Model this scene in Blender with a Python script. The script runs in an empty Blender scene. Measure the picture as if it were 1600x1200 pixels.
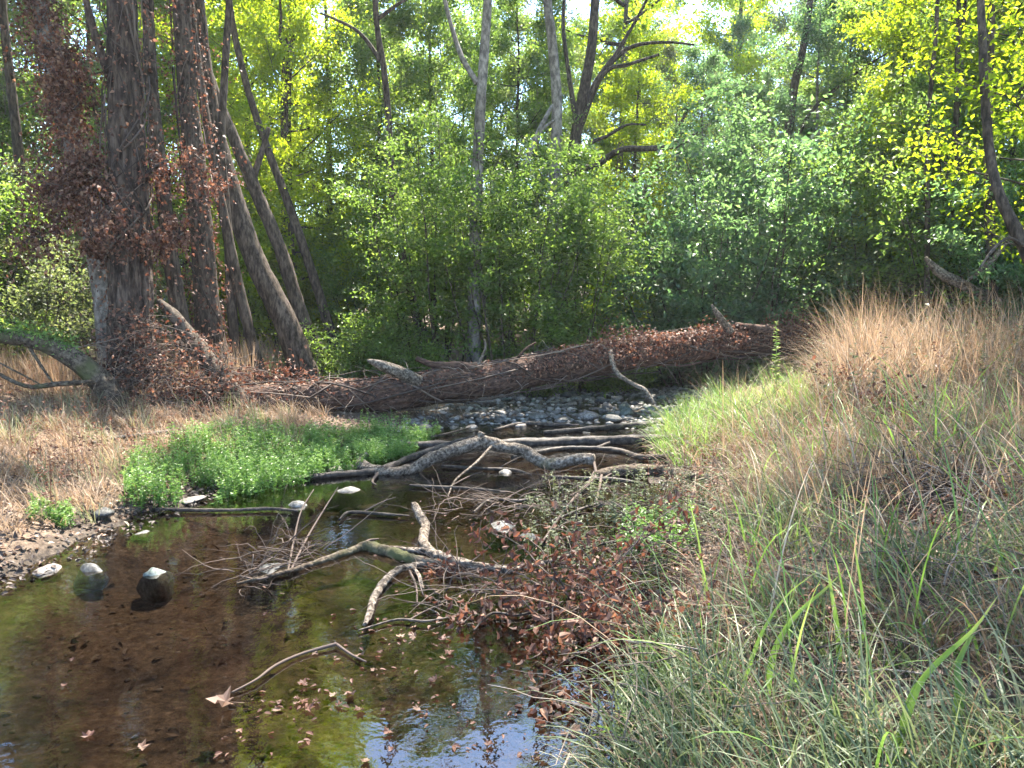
import bpy, bmesh, math
import numpy as np
from mathutils import Vector

# ------------------------------------------------------------------ camera, sky, sun, exposure
scene = bpy.context.scene
COL = scene.collection
CAM_H, FPX, PITCH = 1.55, 1190.0, math.radians(6.2)      # focal length in pixels of a 1600-wide picture
cam_d = bpy.data.cameras.new("camera")
cam_d.sensor_width = 36.0
cam_d.lens = 36.0 * FPX / 1600.0
cam_d.clip_start, cam_d.clip_end = 0.05, 3000.0
cam = bpy.data.objects.new("camera", cam_d)
COL.objects.link(cam)
cam.location = (0, 0, CAM_H)
cam.rotation_euler = (math.pi / 2 - PITCH, 0, 0)
scene.camera = cam

SUN_AZ, SUN_EL = math.radians(16), math.radians(60)       # azimuth measured from +Y towards +X
world = bpy.data.worlds.new("World")
scene.world = world
world.use_nodes = True
wn = world.node_tree
sky = wn.nodes.new("ShaderNodeTexSky")
sky.sky_type = 'NISHITA'
sky.sun_disc = False
sky.sun_elevation = SUN_EL
sky.sun_rotation = SUN_AZ
sky.air_density, sky.dust_density, sky.ozone_density = 1.0, 0.25, 3.0
bgn = wn.nodes["Background"]
bgn.inputs["Strength"].default_value = 0.15
wn.links.new(sky.outputs["Color"], bgn.inputs["Color"])

sd = bpy.data.lights.new("sun", 'SUN')
sd.energy, sd.angle, sd.color = 5.0, math.radians(0.55), (1.0, 0.93, 0.82)
sun = bpy.data.objects.new("sun", sd)
COL.objects.link(sun)
S = Vector((math.sin(SUN_AZ) * math.cos(SUN_EL), math.cos(SUN_AZ) * math.cos(SUN_EL), math.sin(SUN_EL)))
sun.rotation_euler = S.to_track_quat('Z', 'Y').to_euler()
sun.location = S * 60

vs = scene.view_settings
vs.view_transform, vs.look, vs.exposure, vs.gamma = 'Standard', 'None', 2.75, 1.0
vs.use_curve_mapping = False
cy = scene.cycles
cy.max_bounces, cy.diffuse_bounces, cy.glossy_bounces = 8, 6, 3
cy.transmission_bounces, cy.transparent_max_bounces = 4, 8
cy.caustics_reflective = cy.caustics_refractive = False
cy.sample_clamp_indirect = 6.0
cy.use_denoising = True
cy.use_adaptive_sampling = True
cy.adaptive_threshold = 0.02
try:
    cy.denoiser = 'OPENIMAGEDENOISE'
    cy.denoising_prefilter = 'ACCURATE'
except Exception:
    pass

# ------------------------------------------------------------------ small maths
def RNG(s): return np.random.default_rng(s)
F_ = np.array([0, math.cos(PITCH), -math.sin(PITCH)])
U_ = np.array([0, math.sin(PITCH), math.cos(PITCH)])
R_ = np.array([1.0, 0, 0])
CAMP = np.array([0, 0, CAM_H])

def at(px, py, Y):
    """point seen at photo pixel (px, py), standing Y metres in front of the camera"""
    d = F_ + R_ * (px - 800) / FPX + U_ * (600 - py) / FPX
    return CAMP + d * (Y / d[1])

def on_plane(px, py, z=0.0):
    d = F_ + R_ * (px - 800) / FPX + U_ * (600 - py) / FPX
    return CAMP + d * ((z - CAM_H) / d[2])

def hash3(ix, iy, iz):
    n = (ix.astype(np.int64) * 374761393 + iy.astype(np.int64) * 668265263 + iz.astype(np.int64) * 2147483647 // 7)
    n = (n ^ (n >> 13)) * 1274126177
    n = n ^ (n >> 16)
    return (n & 0xffff).astype(np.float64) / 65535.0

def vnoise(x, y, z=None):
    x = np.asarray(x, float); y = np.asarray(y, float)
    z = np.zeros_like(x) if z is None else np.asarray(z, float) + np.zeros_like(x)
    ix, iy, iz = np.floor(x), np.floor(y), np.floor(z)
    fx, fy, fz = x - ix, y - iy, z - iz
    fx, fy, fz = [f * f * (3 - 2 * f) for f in (fx, fy, fz)]
    r = 0
    for dx in (0, 1):
        for dy in (0, 1):
            for dz in (0, 1):
                w = (fx if dx else 1 - fx) * (fy if dy else 1 - fy) * (fz if dz else 1 - fz)
                r = r + w * hash3(ix + dx, iy + dy, iz + dz)
    return r

def fbm(x, y, z=None, oct=4):
    s, a, r = 1.0, 0.5, 0
    for o in range(oct):
        r = r + a * (vnoise(x * s + 17 * o, y * s - 9 * o, None if z is None else z * s) - 0.5)
        s *= 2.03; a *= 0.5
    return r * 2

def smooth(a, b, x):
    t = np.clip((x - a) / (b - a), 0, 1)
    return t * t * (3 - 2 * t)

def unit(v):
    return v / np.maximum(np.linalg.norm(v, axis=-1, keepdims=True), 1e-9)

# ------------------------------------------------------------------ terrain shape
CREEK = np.array([(-1.9, -14, 2.6), (-1.7, -4, 2.4), (-1.45, 2.5, 1.78), (-1.1, 4.2, 1.85), (-.65, 6, 2.0), (.02, 8, 1.5),
                  (.8, 10.5, 1.4), (1.7, 13, 1.5), (3.4, 15.2, 1.4), (6.2, 16.8, 1.3), (12, 18.5, 1.3), (30, 21, 1.4)])

def creek_d(x, y):
    """signed distance to the creek's edge (negative in the water) and side (+1 right bank)"""
    x = np.asarray(x, float); y = np.asarray(y, float)
    best = np.full(x.shape, 1e9); side = np.ones(x.shape)
    for a, b in zip(CREEK[:-1], CREEK[1:]):
        ab = b[:2] - a[:2]
        t = np.clip(((x - a[0]) * ab[0] + (y - a[1]) * ab[1]) / (ab @ ab), 0, 1)
        cx, cyy, w = a[0] + t * ab[0], a[1] + t * ab[1], a[2] + t * (b[2] - a[2])
        d = np.hypot(x - cx, y - cyy) - w
        s = np.sign((x - cx) * ab[1] - (y - cyy) * ab[0])
        m = d < best
        best = np.where(m, d, best); side = np.where(m, s, side)
    return best, side

def height(x, y):
    x = np.asarray(x, float); y = np.asarray(y, float)
    d, s = creek_d(x, y)
    d = d + 0.22 * fbm(x * 1.1 + 3, y * 1.1, oct=3)
    rh = np.where(s > 0, 0.72, 0.46)
    rl = np.where(s > 0, 1.7, 1.9)
    bank = rh * (1 - np.exp(-np.maximum(d, 0) / rl)) + 0.02
    far = np.maximum(np.hypot(x, y - 6) - 14, 0)
    bank = bank + 0.02 * np.minimum(far, 100) + np.clip(far - 25, 0, 60) * 0.06 * smooth(0, 1, (y - 5) / 40) \
        + 0.22 * fbm(x * .45, y * .45, oct=3) * smooth(.3, 3, d) + 0.05 * fbm(x * 3, y * 3, oct=3) * smooth(0, .6, d)
    riff = smooth(8, 10, y) * (1 - smooth(13.5, 15, y))
    bed = -(0.15 - 0.137 * riff) * smooth(0, 0.8, -d) + 0.055 * fbm(x * 1.6, y * 1.6, oct=4) + 0.02 * fbm(x * 9, y * 9, oct=2)
    return np.where(d > 0, bank + 0.055 * fbm(x * 1.6, y * 1.6, oct=4) * (1 - smooth(0, .5, d)), bed)

def hz(x, y):
    return float(height(np.array([x]), np.array([y]))[0])

def ground_at(px, py):
    """first place where the sight line of a photo pixel meets the terrain"""
    d = F_ + R_ * (px - 800) / FPX + U_ * (600 - py) / FPX
    t = np.concatenate([np.arange(1.2, 16, .03), np.arange(16, 120, .25)])
    p = CAMP + d * t[:, None]
    h = np.maximum(height(p[:, 0], p[:, 1]), 0)
    i = int(np.argmax(p[:, 2] < h))
    return p[i]

# ------------------------------------------------------------------ mesh collecting
class MB:
    def __init__(self):
        self.v, self.q, self.t, self.r, self.n = [], [], [], [], 0
    def add(self, v, q=None, t=None, r=0.5):
        v = np.asarray(v, float).reshape(-1, 3)
        self.v.append(v)
        if q is not None and len(q): self.q.append(np.asarray(q, np.int64) + self.n)
        if t is not None and len(t): self.t.append(np.asarray(t, np.int64) + self.n)
        self.r.append(np.broadcast_to(np.asarray(r, float), (len(v),)))
        self.n += len(v)
        return self
    def mesh(self, name, mat, smooth_shade=True, origin=None):
        v = np.concatenate(self.v)
        if origin is not None: v = v - np.asarray(origin)
        q = np.concatenate(self.q) if self.q else np.zeros((0, 4), np.int64)
        t = np.concatenate(self.t) if self.t else np.zeros((0, 3), np.int64)
        me = bpy.data.meshes.new(name)
        me.vertices.add(len(v)); me.vertices.foreach_set("co", v.astype(np.float32).ravel())
        li = np.concatenate([q.ravel(), t.ravel()])
        me.loops.add(len(li)); me.loops.foreach_set("vertex_index", li.astype(np.int32))
        tot = np.concatenate([np.full(len(q), 4), np.full(len(t), 3)])
        st = np.concatenate([[0], np.cumsum(tot)[:-1]])
        me.polygons.add(len(tot))
        me.polygons.foreach_set("loop_start", st.astype(np.int32))
        me.polygons.foreach_set("loop_total", tot.astype(np.int32))
        me.polygons.foreach_set("use_smooth", np.full(len(tot), bool(smooth_shade)))
        a = me.attributes.new("rnd", 'FLOAT', 'POINT')
        a.data.foreach_set("value", np.concatenate(self.r).astype(np.float32))
        me.update(calc_edges=True)
        me.materials.append(mat)
        return me

def spline(pts, n):
    """Catmull-Rom through pts (any columns), n samples"""
    p = np.asarray(pts, float)
    if len(p) == 2: return p[0] + (p[1] - p[0]) * np.linspace(0, 1, n)[:, None]
    p = np.vstack([2 * p[0] - p[1], p, 2 * p[-1] - p[-2]])
    L = np.concatenate([[0], np.cumsum(np.linalg.norm(np.diff(p[1:-1, :3], axis=0), axis=1))])
    u = np.interp(np.linspace(0, L[-1], n), L, np.arange(len(L)))
    i = np.clip(u.astype(int), 0, len(L) - 2); f = (u - i)[:, None]
    a, b, c, d = p[i], p[i + 1], p[i + 2], p[i + 3]
    return 0.5 * (2 * b + (c - a) * f + (2 * a - 5 * b + 4 * c - d) * f ** 2 + (3 * b - a - 3 * c + d) * f ** 3)

def tube(mb, pts, rad, seg=8, rough=0.0, furrow=0.0, seed=0, r=0.5, fk=7.0, knots=0):
    """a limb: rings round a path, lumpy and furrowed, closed at both ends"""
    p = np.asarray(pts, float); n = len(p)
    rad = np.broadcast_to(np.asarray(rad, float), (n,))
    tan = unit(np.gradient(p, axis=0))
    ref = np.array([0, 0, 1.0]) if abs(tan[0, 2]) < .8 else np.array([1.0, 0, 0])
    nor = np.zeros_like(p); nor[0] = unit(np.cross(tan[0], ref))
    for i in range(1, n):
        w = nor[i - 1] - tan[i] * (nor[i - 1] @ tan[i])
        nor[i] = w / max(np.linalg.norm(w), 1e-9)
    bi = np.cross(tan, nor)
    th = np.arange(seg) / seg * 2 * math.pi
    c, s = np.cos(th), np.sin(th)
    L = np.concatenate([[0], np.cumsum(np.linalg.norm(np.diff(p, axis=0), axis=1))])
    rr = np.repeat(rad[:, None], seg, 1)
    cc, ss, LL = np.broadcast_to(c, rr.shape), np.broadcast_to(s, rr.shape), np.broadcast_to(L[:, None], rr.shape)
    rm = max(rad.mean(), 1e-4)
    if rough:
        rr = rr * (1 + rough * fbm(cc * 1.3 + seed * 3.1, ss * 1.3 + LL * .6 / rm, LL * .35 / rm, 3))
    if furrow:
        wob = 0.9 * fbm(cc * 2 + seed, ss * 2, LL * 1.6, 2)
        f1 = np.abs(vnoise(cc * fk + wob + seed, ss * fk + wob, LL * 2.2) - .5) * 2
        f2 = np.abs(vnoise(cc * fk * 2.2 + wob, ss * fk * 2.2 + seed, LL * 6) - .5) * 2
        rr = rr + rm * furrow * (np.sqrt(f1) - .6 + .45 * (f2 - .4))
    v = p[:, None] + nor[:, None] * (rr * cc)[..., None] + bi[:, None] * (rr * ss)[..., None]
    v = v.reshape(-1, 3)
    i, j = np.meshgrid(np.arange(n - 1), np.arange(seg), indexing='ij')
    a = i * seg + j; b = i * seg + (j + 1) % seg
    q = np.stack([a, b, b + seg, a + seg], -1).reshape(-1, 4)
    v = np.vstack([v, p[0] - tan[0] * rad[0] * .15, p[-1] + tan[-1] * rad[-1] * .15])
    k = np.arange(seg); kk = (k + 1) % seg
    t = np.vstack([np.stack([kk, k, np.full(seg, n * seg)], 1), np.stack([(n - 1) * seg + k, (n - 1) * seg + kk, np.full(seg, n * seg + 1)], 1)])
    mb.add(v, q, t, r)

def leaves(mb, pos, dirv, nor, size, width=0.55, rnd=None, hi=False, fold=0.15, curl=0.0):
    """many leaves: a rhomb each, or (hi) a six-cornered blade folded along its midrib"""
    n = len(pos)
    size = np.broadcast_to(size, (n,))[:, None]
    d = unit(dirv); s = unit(np.cross(d, nor)); u = np.cross(s, d)
    w = width * size * .5
    rnd = np.full(n, .5) if rnd is None else rnd
    if not hi:
        b = pos; t = pos + d * size - u * size * curl
        l = pos + d * size * .45 - s * w + u * size * fold; r = pos + d * size * .45 + s * w + u * size * fold
        v = np.stack([b, r, t, l], 1).reshape(-1, 3)
        q = np.arange(n * 4).reshape(n, 4)
        mb.add(v, q, None, np.repeat(rnd, 4))
    else:
        b = pos; t = pos + d * size - u * size * curl * 1.3
        l1 = pos + d * size * .25 - s * w * .9 + u * size * fold; r1 = pos + d * size * .25 + s * w * .9 + u * size * fold
        l2 = pos + d * size * .65 - s * w * .8 + u * size * (fold - curl * .6); r2 = pos + d * size * .65 + s * w * .8 + u * size * (fold - curl * .6)
        m = pos + d * size * .5 - u * size * curl * .3
        v = np.stack([b, r1, r2, t, l2, l1, m], 1).reshape(-1, 3)
        o = (np.arange(n) * 7)[:, None]
        q = np.vstack([o + np.array([0, 1, 2, 6]), o + np.array([0, 6, 4, 5])])
        tr = np.vstack([o + np.array([6, 2, 3]), o + np.array([6, 3, 4])])
        mb.add(v, q, tr, np.repeat(rnd, 7))

def blades(mb, base, h, lean, yaw, width, rnd, nseg=4, droop=0.6):
    """grass blades: base (n,3), length, lean 0..1, yaw of the lean, width; tips droop over"""
    n = len(base)
    t = np.linspace(0, 1, nseg + 1)[None, :]
    dx, dy = np.cos(yaw)[:, None], np.sin(yaw)[:, None]
    ang = (lean[:, None] * .6) + droop * lean[:, None] * 2.6 * t ** 1.5
    st = h[:, None] / nseg
    hor = np.concatenate([np.zeros((n, 1)), np.cumsum(np.sin(ang[:, :-1]) * st, 1)], 1)
    ver = np.concatenate([np.zeros((n, 1)), np.cumsum(np.cos(ang[:, :-1]) * st, 1)], 1)
    c = base[:, None, :] + np.stack([hor * dx, hor * dy, ver], -1)
    tw = yaw + math.pi / 2 + RNG(len(base)).normal(0, .6, n)
    w = (width[:, None] * np.clip(1.05 - t ** 2.2, .06, 1))[..., None] * .5
    sv = np.stack([np.cos(tw), np.sin(tw), np.zeros(n)], -1)[:, None, :]
    v = np.stack([c - sv * w, c + sv * w], 2).reshape(-1, 3)
    o = (np.arange(n) * (2 * nseg + 2))[:, None, None]
    k = (np.arange(nseg) * 2)[None, :, None]
    q = (o + k + np.array([0, 1, 3, 2])[None, None, :]).reshape(-1, 4)
    mb.add(v, q, None, np.repeat(rnd, 2 * nseg + 2))

# ------------------------------------------------------------------ objects
def tag(o, label=None, cat=None, group=None, kind=None):
    if label: o["label"] = label
    if cat: o["category"] = cat
    if group: o["group"] = group
    if kind: o["kind"] = kind
    return o

def obj(name, me, parent=None, loc=None):
    o = bpy.data.objects.new(name, me)
    COL.objects.link(o)
    if parent is not None: o.parent = parent
    if loc is not None: o.location = loc
    return o

def thing(name, label, cat, loc=(0, 0, 0), group=None, rz=0.0, scale=1.0):
    o = bpy.data.objects.new(name, None)
    o.empty_display_size = .2
    COL.objects.link(o)
    o.location = loc; o.rotation_euler = (0, 0, rz); o.scale = (scale,) * 3
    return tag(o, label, cat, group)

# ------------------------------------------------------------------ materials
def ramp_mat(name, stops, rough=.6, trans=None, spec=.3, bump=None, noise_scale=None, var=0.0):
    """colour by each piece's own 'rnd' value; trans = (amount, colour gain) of light let through"""
    m = bpy.data.materials.new(name); m.use_nodes = True
    nt = m.node_tree; N = nt.nodes; Lk = nt.links
    b = N["Principled BSDF"]; out = N["Material Output"]
    at_ = N.new("ShaderNodeAttribute"); at_.attribute_name = "rnd"
    cr = N.new("ShaderNodeValToRGB")
    el = cr.color_ramp.elements
    while len(el) < len(stops): el.new(0.5)
    for e, (p, c) in zip(el, stops):
        e.position = p; e.color = (*c, 1)
    Lk.new(at_.outputs["Fac"], cr.inputs["Fac"])
    col = cr.outputs["Color"]
    if noise_scale:
        tc = N.new("ShaderNodeTexCoord"); nz = N.new("ShaderNodeTexNoise")
        nz.inputs["Scale"].default_value = noise_scale; nz.inputs["Detail"].default_value = 3
        Lk.new(tc.outputs["Object"], nz.inputs["Vector"])
        mr = N.new("ShaderNodeMapRange")
        mr.inputs["To Min"].default_value = 1 - var; mr.inputs["To Max"].default_value = 1 + var
        Lk.new(nz.outputs["Fac"], mr.inputs["Value"])
        mx = N.new("ShaderNodeVectorMath"); mx.operation = 'SCALE'
        Lk.new(col, mx.inputs[0]); Lk.new(mr.outputs["Result"], mx.inputs["Scale"])
        col = mx.outputs["Vector"]
    Lk.new(col, b.inputs["Base Color"])
    b.inputs["Roughness"].default_value = rough
    b.inputs["Specular IOR Level"].default_value = spec
    if trans:
        amt, gain = trans
        tl = N.new("ShaderNodeBsdfTranslucent")
        g = N.new("ShaderNodeVectorMath"); g.operation = 'MULTIPLY'
        g.inputs[1].default_value = gain
        Lk.new(col, g.inputs[0]); Lk.new(g.outputs["Vector"], tl.inputs["Color"])
        ms = N.new("ShaderNodeMixShader"); ms.inputs["Fac"].default_value = amt
        Lk.new(b.outputs[0], ms.inputs[1]); Lk.new(tl.outputs[0], ms.inputs[2])
        Lk.new(ms.outputs[0], out.inputs["Surface"])
    return m

def bark_mat(name, c1, c2, c3, scale=(6, 6, 1.2), strength=.5, moss=None, rough=.9, dist=.02):
    m = bpy.data.materials.new(name); m.use_nodes = True
    nt = m.node_tree; N = nt.nodes; Lk = nt.links
    b = N["Principled BSDF"]
    tc = N.new("ShaderNodeTexCoord"); mp = N.new("ShaderNodeMapping")
    mp.inputs["Scale"].default_value = scale
    Lk.new(tc.outputs["Object"], mp.inputs["Vector"])
    n1 = N.new("ShaderNodeTexNoise"); n1.inputs["Scale"].default_value = 4; n1.inputs["Detail"].default_value = 8; n1.inputs["Roughness"].default_value = .65
    Lk.new(mp.outputs[0], n1.inputs["Vector"])
    n2 = N.new("ShaderNodeTexNoise"); n2.inputs["Scale"].default_value = 1.7; n2.inputs["Detail"].default_value = 4
    Lk.new(tc.outputs["Object"], n2.inputs["Vector"])
    cr = N.new("ShaderNodeValToRGB"); e = cr.color_ramp.elements
    e.new(.5)
    for k, (p, c) in enumerate(((.39, c1), (.5, c2), (.62, c3))): e[k].position = p; e[k].color = (*c, 1)
    Lk.new(n1.outputs["Fac"], cr.inputs["Fac"])
    mx = N.new("ShaderNodeMix"); mx.data_type = 'RGBA'; mx.blend_type = 'MULTIPLY'
    mx.inputs[0].default_value = .7
    c2r = N.new("ShaderNodeValToRGB"); c2r.color_ramp.elements[0].position = .35; c2r.color_ramp.elements[0].color = (.55, .5, .45, 1)
    c2r.color_ramp.elements[1].position = .62; c2r.color_ramp.elements[1].color = (1.1, 1.1, 1.1, 1)
    Lk.new(n2.outputs["Fac"], c2r.inputs["Fac"])
    Lk.new(cr.outputs["Color"], mx.inputs[6]); Lk.new(c2r.outputs["Color"], mx.inputs[7])
    col = mx.outputs[2]
    if moss:
        n3 = N.new("ShaderNodeTexNoise"); n3.inputs["Scale"].default_value = 2.6; n3.inputs["Detail"].default_value = 6
        Lk.new(tc.outputs["Object"], n3.inputs["Vector"])
        r3 = N.new("ShaderNodeValToRGB"); r3.color_ramp.elements[0].position = moss[1]; r3.color_ramp.elements[1].position = moss[1] + .12
        Lk.new(n3.outputs["Fac"], r3.inputs["Fac"])
        m3 = N.new("ShaderNodeMix"); m3.data_type = 'RGBA'
        Lk.new(r3.outputs["Color"], m3.inputs[0]); Lk.new(col, m3.inputs[6]); m3.inputs[7].default_value = (*moss[0], 1)
        col = m3.outputs[2]
    Lk.new(col, b.inputs["Base Color"])
    b.inputs["Roughness"].default_value = rough; b.inputs["Specular IOR Level"].default_value = .2
    bp = N.new("ShaderNodeBump"); bp.inputs["Strength"].default_value = strength; bp.inputs["Distance"].default_value = dist
    Lk.new(n1.outputs["Fac"], bp.inputs["Height"]); Lk.new(bp.outputs[0], b.inputs["Normal"])
    return m

M = {}
M['leaf_yellow'] = ramp_mat('leaf_yellow', [(0, (.09, .135, .012)), (.6, (.12, .17, .014)), (1, (.17, .19, .016))], .5, (.6, (3.6, 3.3, 1.3)))
M['leaf_green'] = ramp_mat('leaf_green', [(0, (.05, .085, .022)), (.6, (.08, .122, .03)), (1, (.125, .155, .036))], .42, (.55, (2.85, 2.9, 1.7)), .45)
M['leaf_blue'] = ramp_mat('leaf_blue', [(0, (.042, .078, .042)), (.6, (.068, .112, .056)), (1, (.1, .138, .062))], .38, (.48, (2.8, 3.1, 1.8)), .5)
M['leaf_grey'] = ramp_mat('leaf_grey', [(0, (.055, .075, .04)), (.6, (.095, .112, .058)), (1, (.14, .142, .068))], .5, (.48, (2.4, 2.5, 1.4)), .4)
M['leaf_dead'] = ramp_mat('leaf_dead', [(0, (.05, .022, .015)), (.45, (.105, .047, .03)), (.8, (.17, .083, .052)), (1, (.25, .15, .095))], .6, (.3, (1.7, 1.3, 1.1)), .35)
M['leaf_sunk'] = ramp_mat('leaf_sunk', [(0, (.02, .013, .01)), (.7, (.05, .033, .024)), (1, (.1, .075, .058))], .6)
M['litter'] = ramp_mat('litter', [(0, (.08, .045, .03)), (.4, (.15, .09, .06)), (.75, (.25, .165, .115)), (1, (.36, .28, .2))], .65, (.12, (1.2, 1.0, .9)), .35)
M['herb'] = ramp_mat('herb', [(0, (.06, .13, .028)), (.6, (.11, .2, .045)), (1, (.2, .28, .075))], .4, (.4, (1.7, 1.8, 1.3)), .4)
M['weed'] = ramp_mat('weed', [(0, (.05, .065, .035)), (.6, (.09, .105, .055)), (1, (.16, .165, .085))], .5, (.35, (1.7, 1.7, 1.3)), .35)
M['weed_green'] = ramp_mat('weed_green', [(0, (.045, .09, .025)), (.6, (.075, .13, .04)), (1, (.13, .18, .07))], .5, (.38, (1.7, 1.7, 1.3)), .35)
M['grass_green'] = ramp_mat('grass_green', [(0, (.055, .085, .035)), (.45, (.1, .13, .06)), (.75, (.17, .18, .1)), (1, (.3, .26, .17))], .5, (.38, (1.6, 1.6, 1.2)), .4)
M['grass_bright'] = ramp_mat('grass_bright', [(0, (.08, .15, .03)), (.6, (.13, .21, .05)), (1, (.26, .28, .1))], .45, (.4, (1.7, 1.7, 1.2)), .4)
M['grass_dry'] = ramp_mat('grass_dry', [(0, (.13, .085, .055)), (.35, (.24, .165, .105)), (.7, (.36, .26, .17)), (1, (.48, .37, .26))], .6, (.35, (1.2, 1.1, 1.0)), .3)
M['twig'] = ramp_mat('twig', [(0, (.03, .021, .017)), (.5, (.075, .054, .043)), (1, (.17, .128, .1))], .8, None, .2)
M['twig_pale'] = ramp_mat('twig_pale', [(0, (.09, .068, .053)), (.7, (.2, .155, .12)), (1, (.34, .275, .215))], .75, None, .2)
M['moss'] = ramp_mat('moss', [(0, (.04, .06, .012)), (1, (.1, .12, .025))], .8, (.2, (1.5, 1.5, 1)), .2)
M['bark_big'] = bark_mat('bark_big', (.02, .0135, .01), (.06, .042, .032), (.13, .097, .075), (5, 5, 1.1), 1.0, None, .9, .03)
M['bark_brown'] = bark_mat('bark_brown', (.022, .016, .011), (.062, .045, .033), (.12, .09, .068), (6, 6, 1.6), .6)
M['bark_grey'] = bark_mat('bark_grey', (.09, .08, .07), (.18, .16, .14), (.28, .25, .22), (4, 4, 2), .35)
M['bark_dark'] = bark_mat('bark_dark', (.025, .02, .015), (.06, .046, .034), (.11, .085, .065), (6, 6, 2), .5)
M['bark_log'] = bark_mat('bark_log', (.03, .018, .013), (.075, .043, .031), (.14, .085, .062), (3, 9, 9), .9)
M['bark_pale'] = bark_mat('bark_pale', (.045, .034, .026), (.135, .108, .084), (.27, .225, .18), (9, 9, 9), 1.0, ((.1, .095, .045), .66))
M['bark_mossy'] = bark_mat('bark_mossy', (.03, .021, .015), (.075, .056, .04), (.14, .112, .08), (6, 6, 6), .9, ((.07, .07, .028), .54))
M['bark_wet'] = bark_mat('bark_wet', (.018, .014, .011), (.04, .03, .024), (.08, .062, .05), (5, 5, 5), .6, None, .55)

def ground_mat():
    m = bpy.data.materials.new('ground'); m.use_nodes = True
    nt = m.node_tree; N = nt.nodes; Lk = nt.links; b = N["Principled BSDF"]
    tc = N.new("ShaderNodeTexCoord")
    def noise(s, d=6, r=.6):
        n = N.new("ShaderNodeTexNoise"); n.inputs["Scale"].default_value = s; n.inputs["Detail"].default_value = d; n.inputs["Roughness"].default_value = r
        Lk.new(tc.outputs["Object"], n.inputs["Vector"]); return n
    def ramp(src, stops):
        c = N.new("ShaderNodeValToRGB"); e = c.color_ramp.elements
        while len(e) < len(stops): e.new(.5)
        for k, (p, cc) in zip(e, stops): k.position = p; k.color = (*cc, 1)
        Lk.new(src, c.inputs["Fac"]); return c
    n1 = noise(26, 8, .7); n2 = noise(3, 5); n3 = noise(110, 4, .6)
    dry = ramp(n1.outputs["Fac"], [(.3, (.06, .04, .028)), (.5, (.14, .1, .07)), (.7, (.24, .175, .125))])
    bed = ramp(n1.outputs["Fac"], [(.34, (.018, .014, .011)), (.48, (.055, .043, .033)), (.6, (.105, .084, .066)), (.72, (.2, .17, .14))])
    mv = N.new("ShaderNodeMix"); mv.data_type = 'RGBA'; mv.blend_type = 'MULTIPLY'; mv.inputs[0].default_value = .8
    r2 = ramp(n2.outputs["Fac"], [(.35, (.6, .55, .5)), (.65, (1.15, 1.1, 1.05))])
    sp = N.new("ShaderNodeSeparateXYZ"); Lk.new(tc.outputs["Object"], sp.inputs[0])
    wet = N.new("ShaderNodeMapRange"); wet.inputs["From Min"].default_value = .015; wet.inputs["From Max"].default_value = .1
    Lk.new(sp.outputs["Z"], wet.inputs["Value"])
    mx = N.new("ShaderNodeMix"); mx.data_type = 'RGBA'
    Lk.new(wet.outputs[0], mx.inputs[0]); Lk.new(bed.outputs[0], mx.inputs[6]); Lk.new(dry.outputs[0], mx.inputs[7])
    Lk.new(mx.outputs[2], mv.inputs[6]); Lk.new(r2.outputs[0], mv.inputs[7])
    Lk.new(mv.outputs[2], b.inputs["Base Color"])
    b.inputs["Roughness"].default_value = .85; b.inputs["Specular IOR Level"].default_value = .2
    bp = N.new("ShaderNodeBump"); bp.inputs["Strength"].default_value = .8; bp.inputs["Distance"].default_value = .03
    Lk.new(n1.outputs["Fac"], bp.inputs["Height"])
    bp2 = N.new("ShaderNodeBump"); bp2.inputs["Strength"].default_value = .5; bp2.inputs["Distance"].default_value = .008
    Lk.new(n3.outputs["Fac"], bp2.inputs["Height"]); Lk.new(bp.outputs[0], bp2.inputs["Normal"]); Lk.new(bp2.outputs[0], b.inputs["Normal"])
    return m
M['ground'] = ground_mat()

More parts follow.
